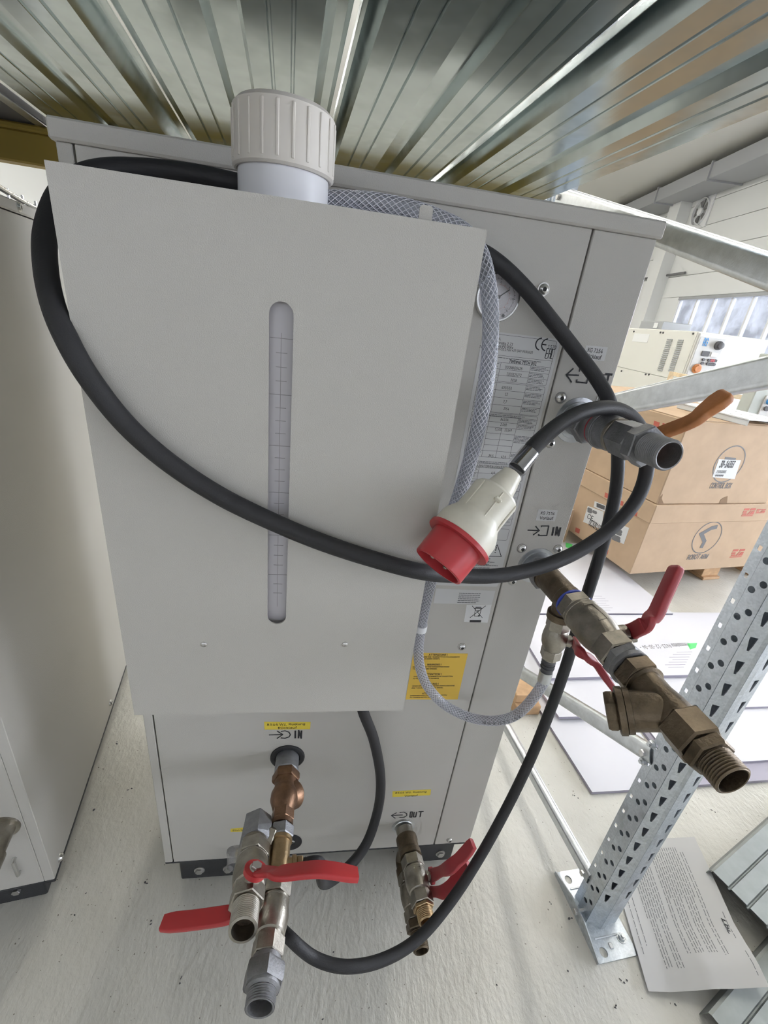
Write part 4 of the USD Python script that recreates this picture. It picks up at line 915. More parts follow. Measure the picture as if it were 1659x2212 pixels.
# --- cooling supply ports near the seam
oE, eE = np.array([.570, -.004, .217]), np.array([.584, -.205, .240]); dE_ = nrm(eE - oE); fE = ax(oE, dE_)
part(ch, 'port_collar', lathe((.570, 0, .217), (0, -1, 0), [(0, .029), (.0015, .029), (.002, .024), (.0035, .0225)], 36), 'zinc')
tE = thing('pipe_tee', 'brown bronze double elbow on the pipe port near the skid', 'pipe fitting', fE(.04))
oF, eF = fE(.052) + np.array([-.003, .014, -.062]), np.array([.579, -.222, .168]); dF = nrm(eF - oF); fF = ax(oF, dF); LF = np.linalg.norm(eF - oF)
part(tE, 'pipe_stub', cyl(fE(.004), fE(.026), .0205, 32, ch=.002), 'nickel')
part(tE, 'body', cat_([lathe(oE, dE_, [(.024, .0205), (.026, .0255), (.036, .0260), (.040, .0245), (.058, .0245), (.060, .0260), (.072, .0260), (.073, .019)], 36), tube(bez([fE(.044), fE(.046) + (0, .002, -.03), fF(.006), fF(.03)]), .0205, 24), lathe(oF, dF, [(.024, .0205), (.025, .0235), (.036, .0235), (.037, .019)], 32)]), 'bronze_dirty')
v5 = ball_valve('ball_valve', 'nickel ball valve with cast lettering and a red lever near the skid', fE(.0735), dE_, .098, .0190, (1, -.05, .05),
                [P(972, 1873, d=.895), P(998, 1850, d=.89), P(1022, 1822, d=.885)], 'nickel', 'handle_dark_red', .45, .026)
part(v5, 'male_end', cat_([hexa(fE(.0735), dE_, .0985, .106, .040, .4)]), 'brass')
part(v5, 'threaded_end', hollow_end(fE(.0735), dE_, .106, .128, .0178), 'brass', smooth=20)
part(v5, 'bore', cyl(fE(.172), fE(.176), .0142, 28), 'pipe_bore')
q_ = fE(.0735 + .047) + np.array([0, 0, .0225]); part(v5, 'cast_frame', tube([q_ + a for a in ((-.007, .016, 0), (.008, .016, 0), (.0085, -.014, .002), (-.0065, -.014, .002), (-.007, .016, 0))], .0009, 6), 'nickel')
v6 = ball_valve('ball_valve', 'tarnished ball valve under the lettered valve, half hidden by the black cable', fF(.037), dF, .092, .0172, (1, -.05, .05),
                [P(962, 1925, d=.935), P(985, 1900, d=.93), P(1012, 1868, d=.925)], 'nickel_old', 'handle_dark_red', .45, .026)
n6 = thing('pipe_nipple', 'brown threaded nipple under the black cable loop', 'pipe fitting', fF(LF - .02))
part(n6, 'hexagon', hexa(oF, dF, .1295, LF - .034, .041, .4, .002), 'bronze_dirty')
part(n6, 'threaded_end', hollow_end(oF, dF, LF - .034, LF, .0172), 'bronze_dirty', smooth=20)
part(n6, 'bore', cyl(fF(LF - .04), fF(LF - .036), .0138, 28), 'pipe_bore')
# --- spare port with a clear cap behind the front valve
pS = P(512, 1838, y=0)
part(ch, 'spare_port', lathe(pS, (0, -1, 0), [(0, .024), (.004, .024), (.012, .021), (.034, .020), (.035, .017), (.006, .0165)], 32), 'sleeve_clear', label='clear plastic port cap')
pS2 = P(636, 1818, y=0)
part(ch, 'port_grommet', lathe(pS2 + (-.012, 0, 0), (0, -1, 0), [(0, .030), (.0025, .030), (.004, .027), (.004, .005)], 36), 'rubber_black')

# ------------------------------------------------------------------ black drain hose and the power cable with its plug
dh = thing('drain_hose', 'black rubber hose from under the tank to the brass tee', 'hose', (.44, -.03, .6))
pN = oN + dN * .041
hp = [P(770, 1470, y=-.06), P(784, 1535, y=-.045), P(808, 1600, y=-.035), P(822, 1680, y=-.035), P(816, 1750, y=-.045), P(790, 1825, y=-.07), P(745, 1880, y=-.11), P(700, 1908, y=-.16), pN + dN * .03, pN]
part(dh, 'hose', tube(bez(hp), .0108, 18), 'rubber_black')
part(dh, 'hose_clamp', cat_([lathe(pN, dN, [(.004, .0112), (.004, .0122), (.012, .0122), (.012, .0112)], 28), cbox(pN + dN * .008 + (-.004, -.016, -.004), pN + dN * .008 + (.004, -.011, .006), .001), cyl(pN + dN * .008 + (0, -.014, -.012), pN + dN * .008 + (0, -.014, .010), .0028, 12)]), 'steel_bolt')

pc = thing('power_cable', 'thick black power cable looped around the tank, ending in a red plug', 'power cable', (.5, -.2, 1.0))
yk = -.2125
# plug axis
g0, g1 = P(1128, 997, d=.525), P(944, 1226, d=.492); dG = nrm(g1 - g0); fG = ax(g0, dG); LG = np.linalg.norm(g1 - g0)
cp = [fG(.012), fG(-.012), P(1165, 953, d=.545), P(1215, 912, d=.575), P(1270, 886, d=.600), P(1325, 882, d=.625), P(1368, 905, d=.645), P(1394, 955, d=.655), P(1396, 1020, d=.655), P(1373, 1082, d=.655),
      P(1322, 1140, d=.650), P(1250, 1190, d=.640), P(1170, 1224, d=.622), P(1080, 1243, d=.600), P(985, 1243, d=.575), P(905, 1234, y=-.216), P(800, 1206, y=yk), P(700, 1173, y=yk), P(600, 1132, y=yk), P(480, 1074, y=yk),
      P(370, 1003, y=yk), P(275, 920, y=yk), P(195, 820, y=-.211), P(143, 730, y=-.205), P(112, 650, y=-.190), P(98, 570, y=-.165), P(99, 500, y=-.14), P(122, 430, y=-.11), P(165, 385, y=-.085), P(230, 366, y=-.066), P(320, 366, y=-.05), P(420, 377, y=-.045),
      P(520, 398, y=-.045), P(640, 425, y=-.04), P(780, 458, y=-.034), P(920, 498, y=-.028), P(1010, 530, y=-.024), P(1070, 563, y=-.024), P(1130, 618, y=-.024), P(1190, 690, y=-.026), P(1245, 760, y=-.030), P(1290, 820, y=-.040), P(1316, 868, y=-.052),
      P(1330, 925, y=-.050), P(1335, 990, y=-.045), P(1330, 1060, y=-.045), P(1315, 1130, y=-.05), P(1292, 1210, y=-.058), P(1268, 1285, y=-.065), P(1246, 1360, y=-.07), P(1222, 1440, y=-.078), P(1190, 1530, y=-.09), P(1150, 1630, y=-.105),
      P(1100, 1735, y=-.13), P(1040, 1845, y=-.17), P(975, 1945, y=-.215), P(905, 2026, y=-.255), P(830, 2072, y=-.28), P(750, 2088, y=-.29), P(680, 2070, y=-.28), P(622, 2022, y=-.26), P(592, 1985, y=-.20), P(585, 1960, y=-.12), P(600, 1930, y=-.04), P(620, 1930, y=.10)]
cps = bez(cp, 8)
part(pc, 'cable', tube(cps, .0101, 18), 'rubber_black')
# plug: gland, housing, flange, red shroud
prof = [(.020, .0105), (.021, .0125), (.026, .0130), (.0262, .0138), (.031, .0142), (.0312, .0150), (.036, .0155), (.0362, .0162), (.041, .0168), (.052, .0200), (.0525, .0270), (.056, .0295), (.070, .0290), (.088, .0292), (.092, .0300), (.100, .0345), (.107, .0375), (.1225, .0378), (.123, .0300)]
sc = LG / .165; prof = [(t * sc, r * sc * .98) for t, r in prof]
hs_ = part(pc, 'plug_housing', lathe(g0, dG, prof, 40), 'plug_cream', smooth=35, label='cream plastic plug housing')
up_ = nrm(-RM[2] - dG * (-RM[2] @ dG)); sd_ = np.cross(dG, up_); PB = np.array([sd_, dG, up_])
part(hs_, 'latch', cbox((-.0045, .067 * sc, .026 * sc), (.0045, .0715 * sc, .034 * sc), .0015, PB, g0), 'plug_cream')
part(hs_, 'ridge', cbox((-.0008, .058 * sc, .0278 * sc), (.0008, .101 * sc, .0300 * sc), .0005, PB, g0), 'plug_cream')
for a in (-.9, .9, 2.2, -2.2):
    e_ = math.sin(a) * sd_ + math.cos(a) * up_
    part(hs_, 'ridge', cbox((-.0008, .056 * sc, -.0003), (.0008, .098 * sc, .0016), .0005, np.array([np.cross(dG, e_), dG, e_]), g0 + e_ * .0285 * sc), 'plug_cream')
part(pc, 'plug_flange', lathe(g0, dG, [(.1232 * sc, .030 * sc), (.1234 * sc, .0395 * sc), (.1282 * sc, .0395 * sc), (.1284 * sc, .030 * sc)], 40), 'plug_red', label='red plug flange')
shr = part(pc, 'plug_shroud', lathe(g0, dG, [(.1284 * sc, .0315 * sc), (.163 * sc, .0308 * sc), (.164 * sc, .0300 * sc), (.164 * sc, .0278 * sc), (.132 * sc, .0275 * sc)], 40), 'plug_red', label='red plug shroud')
for a in (2.5,):
    e_ = math.sin(a) * sd_ + math.cos(a) * up_
    part(shr, 'key_rib', cbox((-.003, .1286 * sc, -.0004), (.003, .163 * sc, .0022), .0008, np.array([np.cross(dG, e_), dG, e_]), g0 + e_ * .031 * sc), 'plug_red')
for k in range(5):
    a = 2 * math.pi * k / 5; e_ = math.sin(a) * sd_ + math.cos(a) * up_
    part(shr, 'pin', cyl(g0 + dG * .132 * sc + e_ * .016 * sc, g0 + dG * .158 * sc + e_ * .016 * sc, .0028, 12, ch=.001), 'nickel')
part(pc, 'clear_sleeve', lathe(g0, dG, [(-.016, .0106), (-.016, .0118), (.012, .0124), (.012, .0116)], 28), 'sleeve_clear', label='clear label sleeve')

# ------------------------------------------------------------------ braided clear hose from the tank to the drain valve
bh = thing('braided_hose', 'clear water hose with white braid hanging down beside the tank cover', 'hose', (.45, -.1, 1.1))
eN = fT(.148)
bp_ = [P(690, 432, y=-.1), P(722, 432, y=-.1), P(800, 436, y=-.1), P(880, 451, y=-.1), P(945, 472, y=-.1), P(1000, 500, y=-.105), P(1036, 545, y=-.118), P(1053, 610, y=-.135), P(1060, 690, y=-.145), P(1056, 780, y=-.15), P(1042, 880, y=-.15),
       P(1022, 970, y=-.145), P(998, 1050, y=-.13), P(970, 1130, y=-.11), P(943, 1215, y=-.085), P(925, 1280, y=-.07), P(911, 1345, y=-.06), P(904, 1400, y=-.052), P(908, 1445, y=-.05), P(925, 1485, y=-.05), P(960, 1522, y=-.055), P(1010, 1548, y=-.065), P(1060, 1557, y=-.08), P(1105, 1549, y=-.095), P(1140, 1522, y=-.11), eN + dT * .030, eN]
cb = bez(bp_, 10)
# even spacing
sl_ = np.r_[0, np.cumsum(np.linalg.norm(np.diff(cb, axis=0), axis=1))]; Lb = sl_[-1]
ns = int(Lb / .0035); us = np.linspace(0, Lb, ns); cb = np.stack([np.interp(us, sl_, cb[:, k]) for k in range(3)], 1)
part(bh, 'hose_wall', tube(cb, .0092, 20), 'hose_clear')
tt, xx, yy = frames(cb); braid = []
for k in range(10):
    for sgn in (1, -1):
        a = 2 * np.pi * k / 10 + sgn * us / .0092 * .72
        braid.append(tube(cb + .0090 * (np.cos(a)[:, None] * xx + np.sin(a)[:, None] * yy), .00048, 4, caps=False))
part(bh, 'braid', cat_(braid), 'braid_white', kind='stuff')
i0 = int(ns * .02); p = P(907, 1356, y=-.062); j = int(np.argmin(np.linalg.norm(cb - p, axis=1)))
part(bh, 'white_clip', cat_([lathe(cb[j] - tt[j] * .007, tt[j], [(0, .0093), (0, .0108), (.014, .0108), (.014, .0093)], 24)]), 'mullion_white')
part(bh, 'ferrule', lathe(eN + dT * .026, -dT, [(0, .0096), (.0, .0112), (.022, .0114), (.0225, .0096)], 28), 'zinc')
# lettering along the hose near its lower end
lt = []; js = int(np.argmin(np.linalg.norm(cb - P(1040, 1556, y=-.075), axis=1)))
for k, c_ in enumerate('Wasser/23\u00b0C 15bar'):
    if c_ == ' ': continue
    jj = min(ns - 2, js + int(k * 1.55)); n_ = nrm(-RM[2] - tt[jj] * (-RM[2] @ tt[jj])); y_ = nrm(np.cross(n_, tt[jj]))
    lt.append(words(c_, cb[jj] + n_ * .0094 - y_ * .0028, tt[jj], y_, .0056, depth=.0003))
part(bh, 'lettering', cat_(lt), 'ink_grey', smooth=False, kind='stuff')

# ------------------------------------------------------------------ the second chiller
M0 = np.array([-.243, -.003, 0]); uS = nrm([-.15, 1, 0]); uF = np.array([uS[1], -uS[0], 0]) * -1
MB = np.array([-uF, uS, Z1])            # x = towards our chiller, y = back
def mbox(a0, a1, b0, b1, z0, z1, ch=.0012): return cbox((a0, b0, z0), (a1, b1, z1), ch, MB, M0)
sc2 = thing('chiller', 'second grey chiller standing askew at the edge, with a chrome rail on top', 'chiller', M0 + uF * .38 + uS * .45)
part(sc2, 'side_panel', mbox(-.02, 0, 0, .9, .10, 1.479), 'powder_grey')
part(sc2, 'front_panel', mbox(-.76, -.0205, 0, .03, .10, 1.479), 'powder_grey')
part(sc2, 'body', mbox(-.758, -.021, .031, .89, .104, 1.475), 'seam_dark')
part(sc2, 'lid', mbox(-.765, .002, -.004, .905, 1.4815, 1.503, .003), 'powder_grey')
part(sc2, 'bottom_edge', mbox(-.76, .001, -.001, .9, .092, .0995), 'rail_black')
sk = part(sc2, 'skid', mbox(-.30, -.035, .02, .88, .012, .092, .003), 'rail_black')
part(sk, 'bolt', cat_([hexa(M0 - uF * -.0 + uF * .09 + Z1 * .055 + uS * .0205, -uS, 0, .008, .016)]), 'steel_bolt')
part(sc2, 'foot', cyl(M0 + uF * .16 + uS * .1, M0 + uF * .16 + uS * .1 + Z1 * .012, .03, 20), 'rubber_black')
part(sc2, 'foot', cyl(M0 + uF * .16 + uS * .8, M0 + uF * .16 + uS * .8 + Z1 * .012, .03, 20), 'rubber_black')
def on_side(u, v):
    r = RM.T @ np.array([(u - 829.5) / FPX, (v - 1106) / FPX, 1]); n_ = -uF; t = ((M0 - CC) @ n_) / (r @ n_); return CC + t * r
for u, v in ((38, 447), (238, 1518), (129, 1852)):
    p = on_side(u, v); part(sc2, 'screw', lathe(p, -uF, [(0, .010), (.003, .0095), (.007, .006), (.007, .004), (.004, .0035)], 18), 'steel_bolt')
ra, rb_ = on_side(4, 398), on_side(92, 452); hr = Z1 * .006
rail_pts = bez([ra + uS * -.25 + hr + uF * .03, ra + uS * -.12 + hr + uF * .03, ra + hr + uF * .03, rb_ + hr + uF * .03, rb_ + uS * .06 + hr + uF * .03])
part(sc2, 'top_rail', tube(rail_pts, .0055, 10), 'chrome')
for s_ in (-.1, .02, .10, .17, .24):
    q0 = ra + uS * s_ + uF * .03; part(sc2, 'rail_post', cyl(np.array([q0[0], q0[1], 1.503]), q0 + hr, .003, 8), 'chrome')
pe = P(-40, 1890, y=-.10); pl_ = ((pe - M0) @ -uS); pp = pe + uS * pl_
part(sc2, 'pipe_end', lathe(pp, -uS, [(0, .03), (.004, .03), (.004, .022), (pl_ - .035, .022), (pl_ - .034, .026), (pl_ - .002, .026), (pl_, .024), (pl_ + .0005, .019), (pl_ - .05, .0185)], 28), 'nickel')
pk = P(28, 1862, y=-.02); part(sc2, 'pipe_clip', cat_([tube([pk + uS * ((pk - M0) @ -uS), pk, pk + Z1 * -.05, pk + Z1 * -.05 + uS * ((pk - M0) @ -uS)], .004, 8)]), 'chrome')

# ------------------------------------------------------------------ white boards lying on the floor
def board(quad, z0, z1, label, name='foam_board'):
    g = Polygon(quad); c_ = g.centroid
    b_ = thing(name, label, 'board', (c_.x, c_.y, z0), group='boards on the floor')
    part(b_, 'sheet', slab(g, (0, 0, z0), X1, (0, 1, 0), z1 - z0 - .0008), 'board_edge', smooth=False)
    part(b_, 'face', slab(g, (0, 0, z1 - .0008), X1, (0, 1, 0), .0008), 'board_white', smooth=False)
    return b_
lb = thing('backing_board', 'lilac grey board under the white boards beside the upright', 'board', (2.0, .5, 0))
part(lb, 'sheet', slab(Polygon([(1.62, .193), (2.75, .213), (2.75, .9), (1.62, .88)]), (0, 0, .0005), X1, (0, 1, 0), .012), 'board_edge', smooth=False)
board([(1.268, .188), (1.600, .190), (1.60, .80), (1.215, .80)], .0008, .0130, 'white board nearest to the chiller, under the brace')
board([(1.640, .262), (2.75, .279), (2.75, .97), (1.64, .95)], .0130, .0210, 'white board on the lilac board behind the upright')
board([(2.08, .498), (2.80, .512), (2.80, 1.16), (2.06, 1.15)], .0215, .0310, 'white board reaching furthest beyond the upright')
board([(1.288, .470), (2.02, .468), (2.0, 1.00), (1.235, 1.00)], .0215, .0330, 'white board below the strainer with a near corner on the grey floor')
bt = board([(1.33, .655), (2.33, .672), (2.31, 1.105), (1.33, 1.082)], .0335, .0480, 'white board with a green mark and a handwritten number')
bz = board([(1.35, 1.095), (2.30, 1.118), (2.26, 1.92), (1.33, 1.88)], .0335, .0500, 'white board nearest to the cardboard boxes')
ZT = .0483
a_, b_ = P(1486, 1388, z=ZT), P(1380, 1395, z=ZT); xd = nrm(b_ - a_); yd = np.array([xd[1], -xd[0], 0]) * -1
if yd[1] > 0: yd = -yd
xd3 = xd
hw_ = np.linalg.norm(b_ - a_)
tq = words('Permadeba 9413-12-00-04 -', (0, 0, 0), (1, 0, 0), (0, 1, 0), .026, hw_, depth=.0003, slant=.25)
vv = np.array(tq.vertices); part(bt, 'handwriting', T(a_ + vv[:, :1] * xd + vv[:, 1:2] * yd + vv[:, 2:] * Z1, tq.faces), 'ink_grey', smooth=False, kind='stuff')
gm = Polygon([P(u, v, z=ZT)[:2] for u, v in ((1484, 1390), (1506, 1389), (1503, 1399), (1491, 1403))])
part(bt, 'green_mark', slab(gm, (0, 0, ZT), X1, (0, 1, 0), .0003), 'marker_green', smooth=False)
fl2 = []
for k in range(7):
    q0, q1 = P(1495 - 3 * k, 1408 + 5.5 * k, z=ZT), P(1462 - 3 * k - (k % 3) * 5, 1408.5 + 5.5 * k, z=ZT); fl2.append(LineString([q0[:2], q1[:2]]).buffer(.0012))
part(bt, 'faint_lines', slab(unary_union(fl2), (0, 0, ZT), X1, (0, 1, 0), .0002), 'board_edge', smooth=False, kind='stuff')
fl2 = []
for k in range(7):
    q0, q1 = P(1279 + 2 * k, 1288 + 5 * k, z=.0503), P(1300 + 3 * k + (k % 3) * 4, 1288 + 5 * k, z=.0503); fl2.append(LineString([q0[:2], q1[:2]]).buffer(.0012))
part(bz, 'faint_lines', slab(unary_union(fl2), (0, 0, .0503), X1, (0, 1, 0), .0002), 'board_edge', smooth=False, kind='stuff')
gm = Polygon([P(u, v, z=.0503)[:2] for u, v in ((1222, 1172), (1237, 1176), (1234, 1186), (1222, 1182))])
part(bz, 'green_mark', slab(gm, (0, 0, .0503), X1, (0, 1, 0), .0003), 'marker_green', smooth=False)

# ------------------------------------------------------------------ cardboard boxes on a pallet
kc = P(1360, 1240, z=.12); fd = nrm(P(1524, 1229, z=.12) - kc); bd = np.array([-fd[1], fd[0], 0]); KB = np.array([fd, bd, Z1]); KO = np.array([kc[0], kc[1], 0])
def kp(a, b, z): return KO + a * fd + b * bd + z * Z1
def kbox(a0, a1, b0, b1, z0, z1, ch=.003): return cbox((a0, b0, z0), (a1, b1, z1), ch, KB, KO)
def ray_front(u, v, b=0.0):
    r = RM.T @ np.array([(u - 829.5) / FPX, (v - 1106) / FPX, 1]); t = ((KO - CC) @ bd + b) / (r @ bd); w = CC + t * r - KO; return np.array([w @ fd, w[2]])
def ray_leftf(u, v, a=0.0):
    r = RM.T @ np.array([(u - 829.5) / FPX, (v - 1106) / FPX, 1]); t = ((KO - CC) @ fd + a) / (r @ fd); w = CC + t * r - KO; return np.array([w @ bd, w[2]])
zA = ray_front(1405, 1091)[1]; zLid = ray_front(1395, 1131)[1]
WB = max(1.10, ray_front(1656, 1085)[0]); DB = 1.35
pal = thing('pallet', 'low wooden pallet under the cardboard boxes', 'pallet', kp(WB / 2, DB / 2, 0))
for a, b_0 in ((.22, .45), (.70, .04), (WB + .05, .04)):
    part(pal, 'runner', kbox(a, a + .15, b_0 + .02, DB - .03, .02, .095), 'wood_pallet')
    part(pal, 'bottom_board', kbox(a, a + .15, b_0, DB, .0005, .02), 'wood_pallet')
for k in range(7): part(pal, 'deck_board', kbox(.10, WB + .04, .08 + k * .175, .19 + k * .175, .0955, .118), 'wood_pallet')
b1 = thing('cardboard_box', 'large lidded cardboard box printed ROBOT ARM, standing on the pallet', 'box', kp(WB / 2, DB / 2, .12))
part(b1, 'body', kbox(0, WB, 0, DB, .1185, zA - .012), 'cardboard')
part(b1, 'lid', kbox(-.007, WB + .007, -.007, DB + .007, zLid, zA, .004), 'cardboard')
a2, zB0 = ray_front(1418, 1089, .005); zB0 = zA + .001
zB1 = ray_front(1489, 909, .005)[1]
b2 = thing('cardboard_box', 'cardboard box printed CONTROL BOX, on top of the stack', 'box', kp(WB / 2, DB / 2, zB0))
W2 = ray_front(1654, 1089, .005)[0]
part(b2, 'body', kbox(a2, W2, .005, DB - .05, zB0, zB1, .005), 'cardboard')
part(b2, 'top_flap', kbox(a2 + .004, W2 - .004, .010, (DB - .05) / 2 - .002, zB1 + .0002, zB1 + .005, .001), 'cardboard')
part(b2, 'top_flap', kbox(a2 + .004, W2 - .004, (DB - .05) / 2 + .002, DB - .056, zB1 + .0002, zB1 + .005, .001), 'cardboard')
FD3, YB = fd, .0005
def on_front(geom, b, depth=.0005): return slab(geom, kp(0, b, 0) * np.array([1, 1, 0]), fd, Z1, depth)
def fr(u, v, b): return tuple(ray_front(u, v, b))
cC = lambda X, Y: (1220 + X / 3.779, 1020 + Y / 3.779)
cD = lambda X, Y: (1000 + X / 2.517, 850 + Y / 2.517)
def front_print(parent, name, geom, b, mat='ink_grey'): return part(parent, name, on_front(geom, b - .0006), mat, smooth=False, kind='stuff')
def front_words(parent, text, pa, pb, h, b, mat='ink_grey', nm='print', bold=True, sl=.0):
    (x0, z0), (x1, z1) = fr(*pa, b), fr(*pb, b)
    return part(parent, nm, words(text, kp(x0, b - .0006, z0), fd, Z1, h, x1 - x0, bold, .0005, sl), mat, smooth=False, kind='stuff')
front_words(b2, 'CONTROL BOX', cC(1175, 131), cC(1350, 130), .034, .005, sl=.12)
front_words(b1, 'ROBOT ARM', cC(990, 714), cC(1158, 705), .034, 0, sl=.12)
def ring(c, rx, rz, w=.006): e = affinity.scale(Point(0, 0).buffer(1, quad_segs=24), rx, rz); return affinity.translate(e.difference(affinity.scale(Point(0, 0).buffer(1, quad_segs=24), rx - w, rz - w)), *c)
c_ = fr(*cD(1447, 385), .005); rr2 = .5 * abs(fr(*cD(1525, 385), .005)[0] - fr(*cD(1368, 385), .005)[0])
front_print(b2, 'circle', ring(c_, rr2, rr2), .005)
lab = [fr(*cD(*q), .005) for q in ((1390, 357), (1511, 362), (1476, 465), (1355, 455))]
front_print(b2, 'dark_square', Polygon([fr(*cD(*q), .005) for q in ((1425, 345), (1485, 350), (1475, 380), (1420, 378))]), .0052)
lb2 = part(b2, 'label', on_front(Polygon(lab), .005 - .0008, .0006), 'label_white', smooth=False, label='white shipping label')
front_words(lb2, '30-14353', cD(1390, 402), cD(1466, 402), .040, .0034, 'ink', bold=True, sl=.1)
front_words(lb2, '11/25/2025', cD(1375, 432), cD(1428, 432), .016, .0034, 'ink_grey', bold=False)
front_print(lb2, 'bar_code', unary_union([sbox(fr(*cD(1370, 448), .005)[0] + k * .0045, fr(*cD(1370, 450), .005)[1], fr(*cD(1370, 448), .005)[0] + k * .0045 + .0022 + .0012 * (k % 3 == 0), fr(*cD(1370, 440), .005)[1]) for k in range(14)]), .0034)
# robot arm emblem
c_ = fr(*cC(1160, 535), 0); rr2 = .5 * abs(fr(*cC(1270, 535), 0)[0] - fr(*cC(1050, 535), 0)[0])
front_print(b1, 'circle', ring(c_, rr2 * .98, rr2 * .98).intersection(sbox(-9, -9, 9, zLid)), 0)
front_print(b1, 'robot_arm_emblem', unary_union([LineString([fr(*cC(x, y), 0) for x, y in ((1245, 446), (1200, 455), (1115, 503), (1140, 565), (1112, 618))]).buffer(.013, cap_style=2, join_style=2), Point(fr(*cC(1115, 503), 0)).buffer(.014)]), 0)
def red_mark(parent, X0, Y0, X1_, Y1_, b):
    (x0, z1), (x1, z0) = fr(*cC(X0, Y0), b), fr(*cC(X1_, Y1_), b); w, h = x1 - x0, z1 - z0; g = []
    for px0, pz0, px1, pz1 in ((0, .72, .45, .95), (0, .42, .32, .62), (0, .0, 1, .10), (.55, .72, 1, .95), (0.05, .16, .38, .34)): g.append(sbox(x0 + px0 * w, z0 + pz0 * h, x0 + px1 * w, z0 + pz1 * h))
    g.append(Polygon([(x0 + .42 * w, z0 + .18 * h), (x0 + .62 * w, z0 + .66 * h), (x0 + .72 * w, z0 + .66 * h), (x0 + .56 * w, z0 + .18 * h)])); g.append(Polygon([(x0 + .62 * w, z0 + .18 * h), (x0 + .8 * w, z0 + .62 * h), (x0 + w, z0 + .62 * h), (x0 + w, z0 + .18 * h)]))
    part(parent, 'red_mark', on_front(unary_union(g), b - .0006), 'ink_red', smooth=False, kind='stuff')
red_mark(b1, 1470, 292, 1530, 358, -.007); red_mark(b1, 1378, 628, 1440, 692, 0); red_mark(b1, 1572, 300, 1625, 335, -.007)
# left-hand faces of the boxes: marks, labels, hand hole
def on_left(geom, a, depth=.0005): return slab(geom, kp(a, 0, 0) * np.array([1, 1, 0]), -bd, Z1, depth)
def lf(u, v, a): q = ray_leftf(u, v, a); return (-q[0], q[1])
def lpoly(pts, a, nm, parent, mat, depth=.0006): return part(parent, nm, on_left(Polygon([lf(*cC(*q), a) for q in pts]), a - .0007 if False else a, -depth if False else depth), mat, smooth=False)
l1 = lpoly(((188, 275), (318, 322), (300, 468), (150, 405)), 0, 'label', b1, 'label_white', .0012)
l2 = lpoly(((395, 402), (527, 455), (482, 588), (368, 530)), 0, 'label', b1, 'label_white', .0012)
lpoly(((246, 236), (335, 272), (330, 322), (238, 284)), 0, 'hand_hole_rim', b1, 'label_white', .002)
lpoly(((262, 250), (330, 276), (326, 308), (262, 284)), 0, 'hand_hole', b1, 'dark_grey', .0026)
(x0, z0), (x1, z1) = lf(*cC(193, 428), 0), lf(*cC(290, 470), 0)
part(l1, 'number', words('OC309110', kp(0, 0, 0) * np.array([1, 1, 0]) + (-bd) * x0 + Z1 * (z0 + .0) - fd * -.0 - fd * 0 + np.cross(-bd, Z1) * .0013, -bd, Z1, .045, x1 - x0, True, .0006), 'ink', smooth=False, kind='stuff')
(x0, z0), (x1, z1) = lf(*cC(180, 372), 0), lf(*cC(228, 392), 0)
part(l1, 'mark', words('CE', kp(0, 0, 0) * np.array([1, 1, 0]) + (-bd) * x0 + Z1 * z0 + np.cross(-bd, Z1) * .0013, -bd, Z1, .035, x1 - x0, False, .0006), 'ink', smooth=False, kind='stuff')
tl_ = []
for X, Y, L_ in ((195, 300, 22), (195, 316, 20), (235, 322, 20), (420, 470, 40), (425, 495, 30), (400, 520, 45), (395, 540, 50)):
    tl_.append(LineString([lf(*cC(X, Y), 0), lf(*cC(X + L_, Y + L_ * .42), 0)]).buffer(.010))
part(l2, 'print', on_left(unary_union(tl_), 0, .0018), 'ink_grey', smooth=False, kind='stuff')
for X, Y in ((90, 450), (330, 165), (445, 225), (560, 310), (322, 620)):
    par, a_q = (b1, -.007) if Y < 400 and X > 300 else (b1, 0)
    lpoly(((X, Y), (X + 35, Y + 16), (X + 28, Y + 52), (X - 6, Y + 36)), a_q, 'red_mark', par, 'ink_red', .0008)
for X0, Y0 in ((730, -420), (800, -402)):
    lpoly(((X0, Y0), (X0 + 45, Y0 + 14), (X0 + 38, Y0 + 58), (X0 - 8, Y0 + 44)), a2, 'red_mark', b2, 'ink_red', .0008)
# a torn corner and a torn patch at the foot of the upper box
tp = part(b2, 'torn_patch', on_front(sbox(-9, zB0 + .001, 9, 9).intersection(Polygon([fr(*cC(*q), .005) for q in ((1270, 225), (1300, 205), (1328, 195), (1322, 262), (1258, 258))])), .005 - .0007), 'cardboard_torn', smooth=False, label='torn dark patch in the cardboard')
part(b2, 'torn_patch', on_front(sbox(-9, zB0 + .001, 9, 9).intersection(Polygon([fr(*cC(*q), .005) for q in ((760, 255), (775, 205), (800, 180), (790, 215), (806, 255))])), .005 - .0007), 'cardboard_torn', smooth=False)
# white perforated tray and an upright piece of cardboard
p = P(1578, 893, z=zB1 + .03)
tr = thing('white_tray', 'flat white perforated plate lying on the upper cardboard box', 'tray', (p[0], p[1], zB1 + .006))
ta, tb = (p - KO) @ fd, (p - KO) @ bd
g = sbox(ta - .16, tb - .22, ta + .16, tb + .22)
for i in range(4):
    for j in range(5): g = g.difference(Point(ta - .11 + .075 * i, tb - .17 + .085 * j).buffer(.010, quad_segs=3))
part(tr, 'plate', slab(g, KO + Z1 * (zB1 + .035), fd, bd, .006), 'machine_white', smooth=False)
for da in (-.155, .149): part(tr, 'edge', kbox(ta + da, ta + da + .006, tb - .22, tb + .22, zB1 + .0055, zB1 + .035), 'machine_white')
q = P(1241, 1170, z=.05) - fd * .10
cb_ = thing('cardboard_piece', 'small upright piece of cardboard behind the chiller edge, beside the boxes', 'cardboard', q)
part(cb_, 'sheet', kbox((q - KO) @ fd - .12, (q - KO) @ fd + .02, (q - KO) @ bd, (q - KO) @ bd + .09, .0505, .30), 'cardboard')

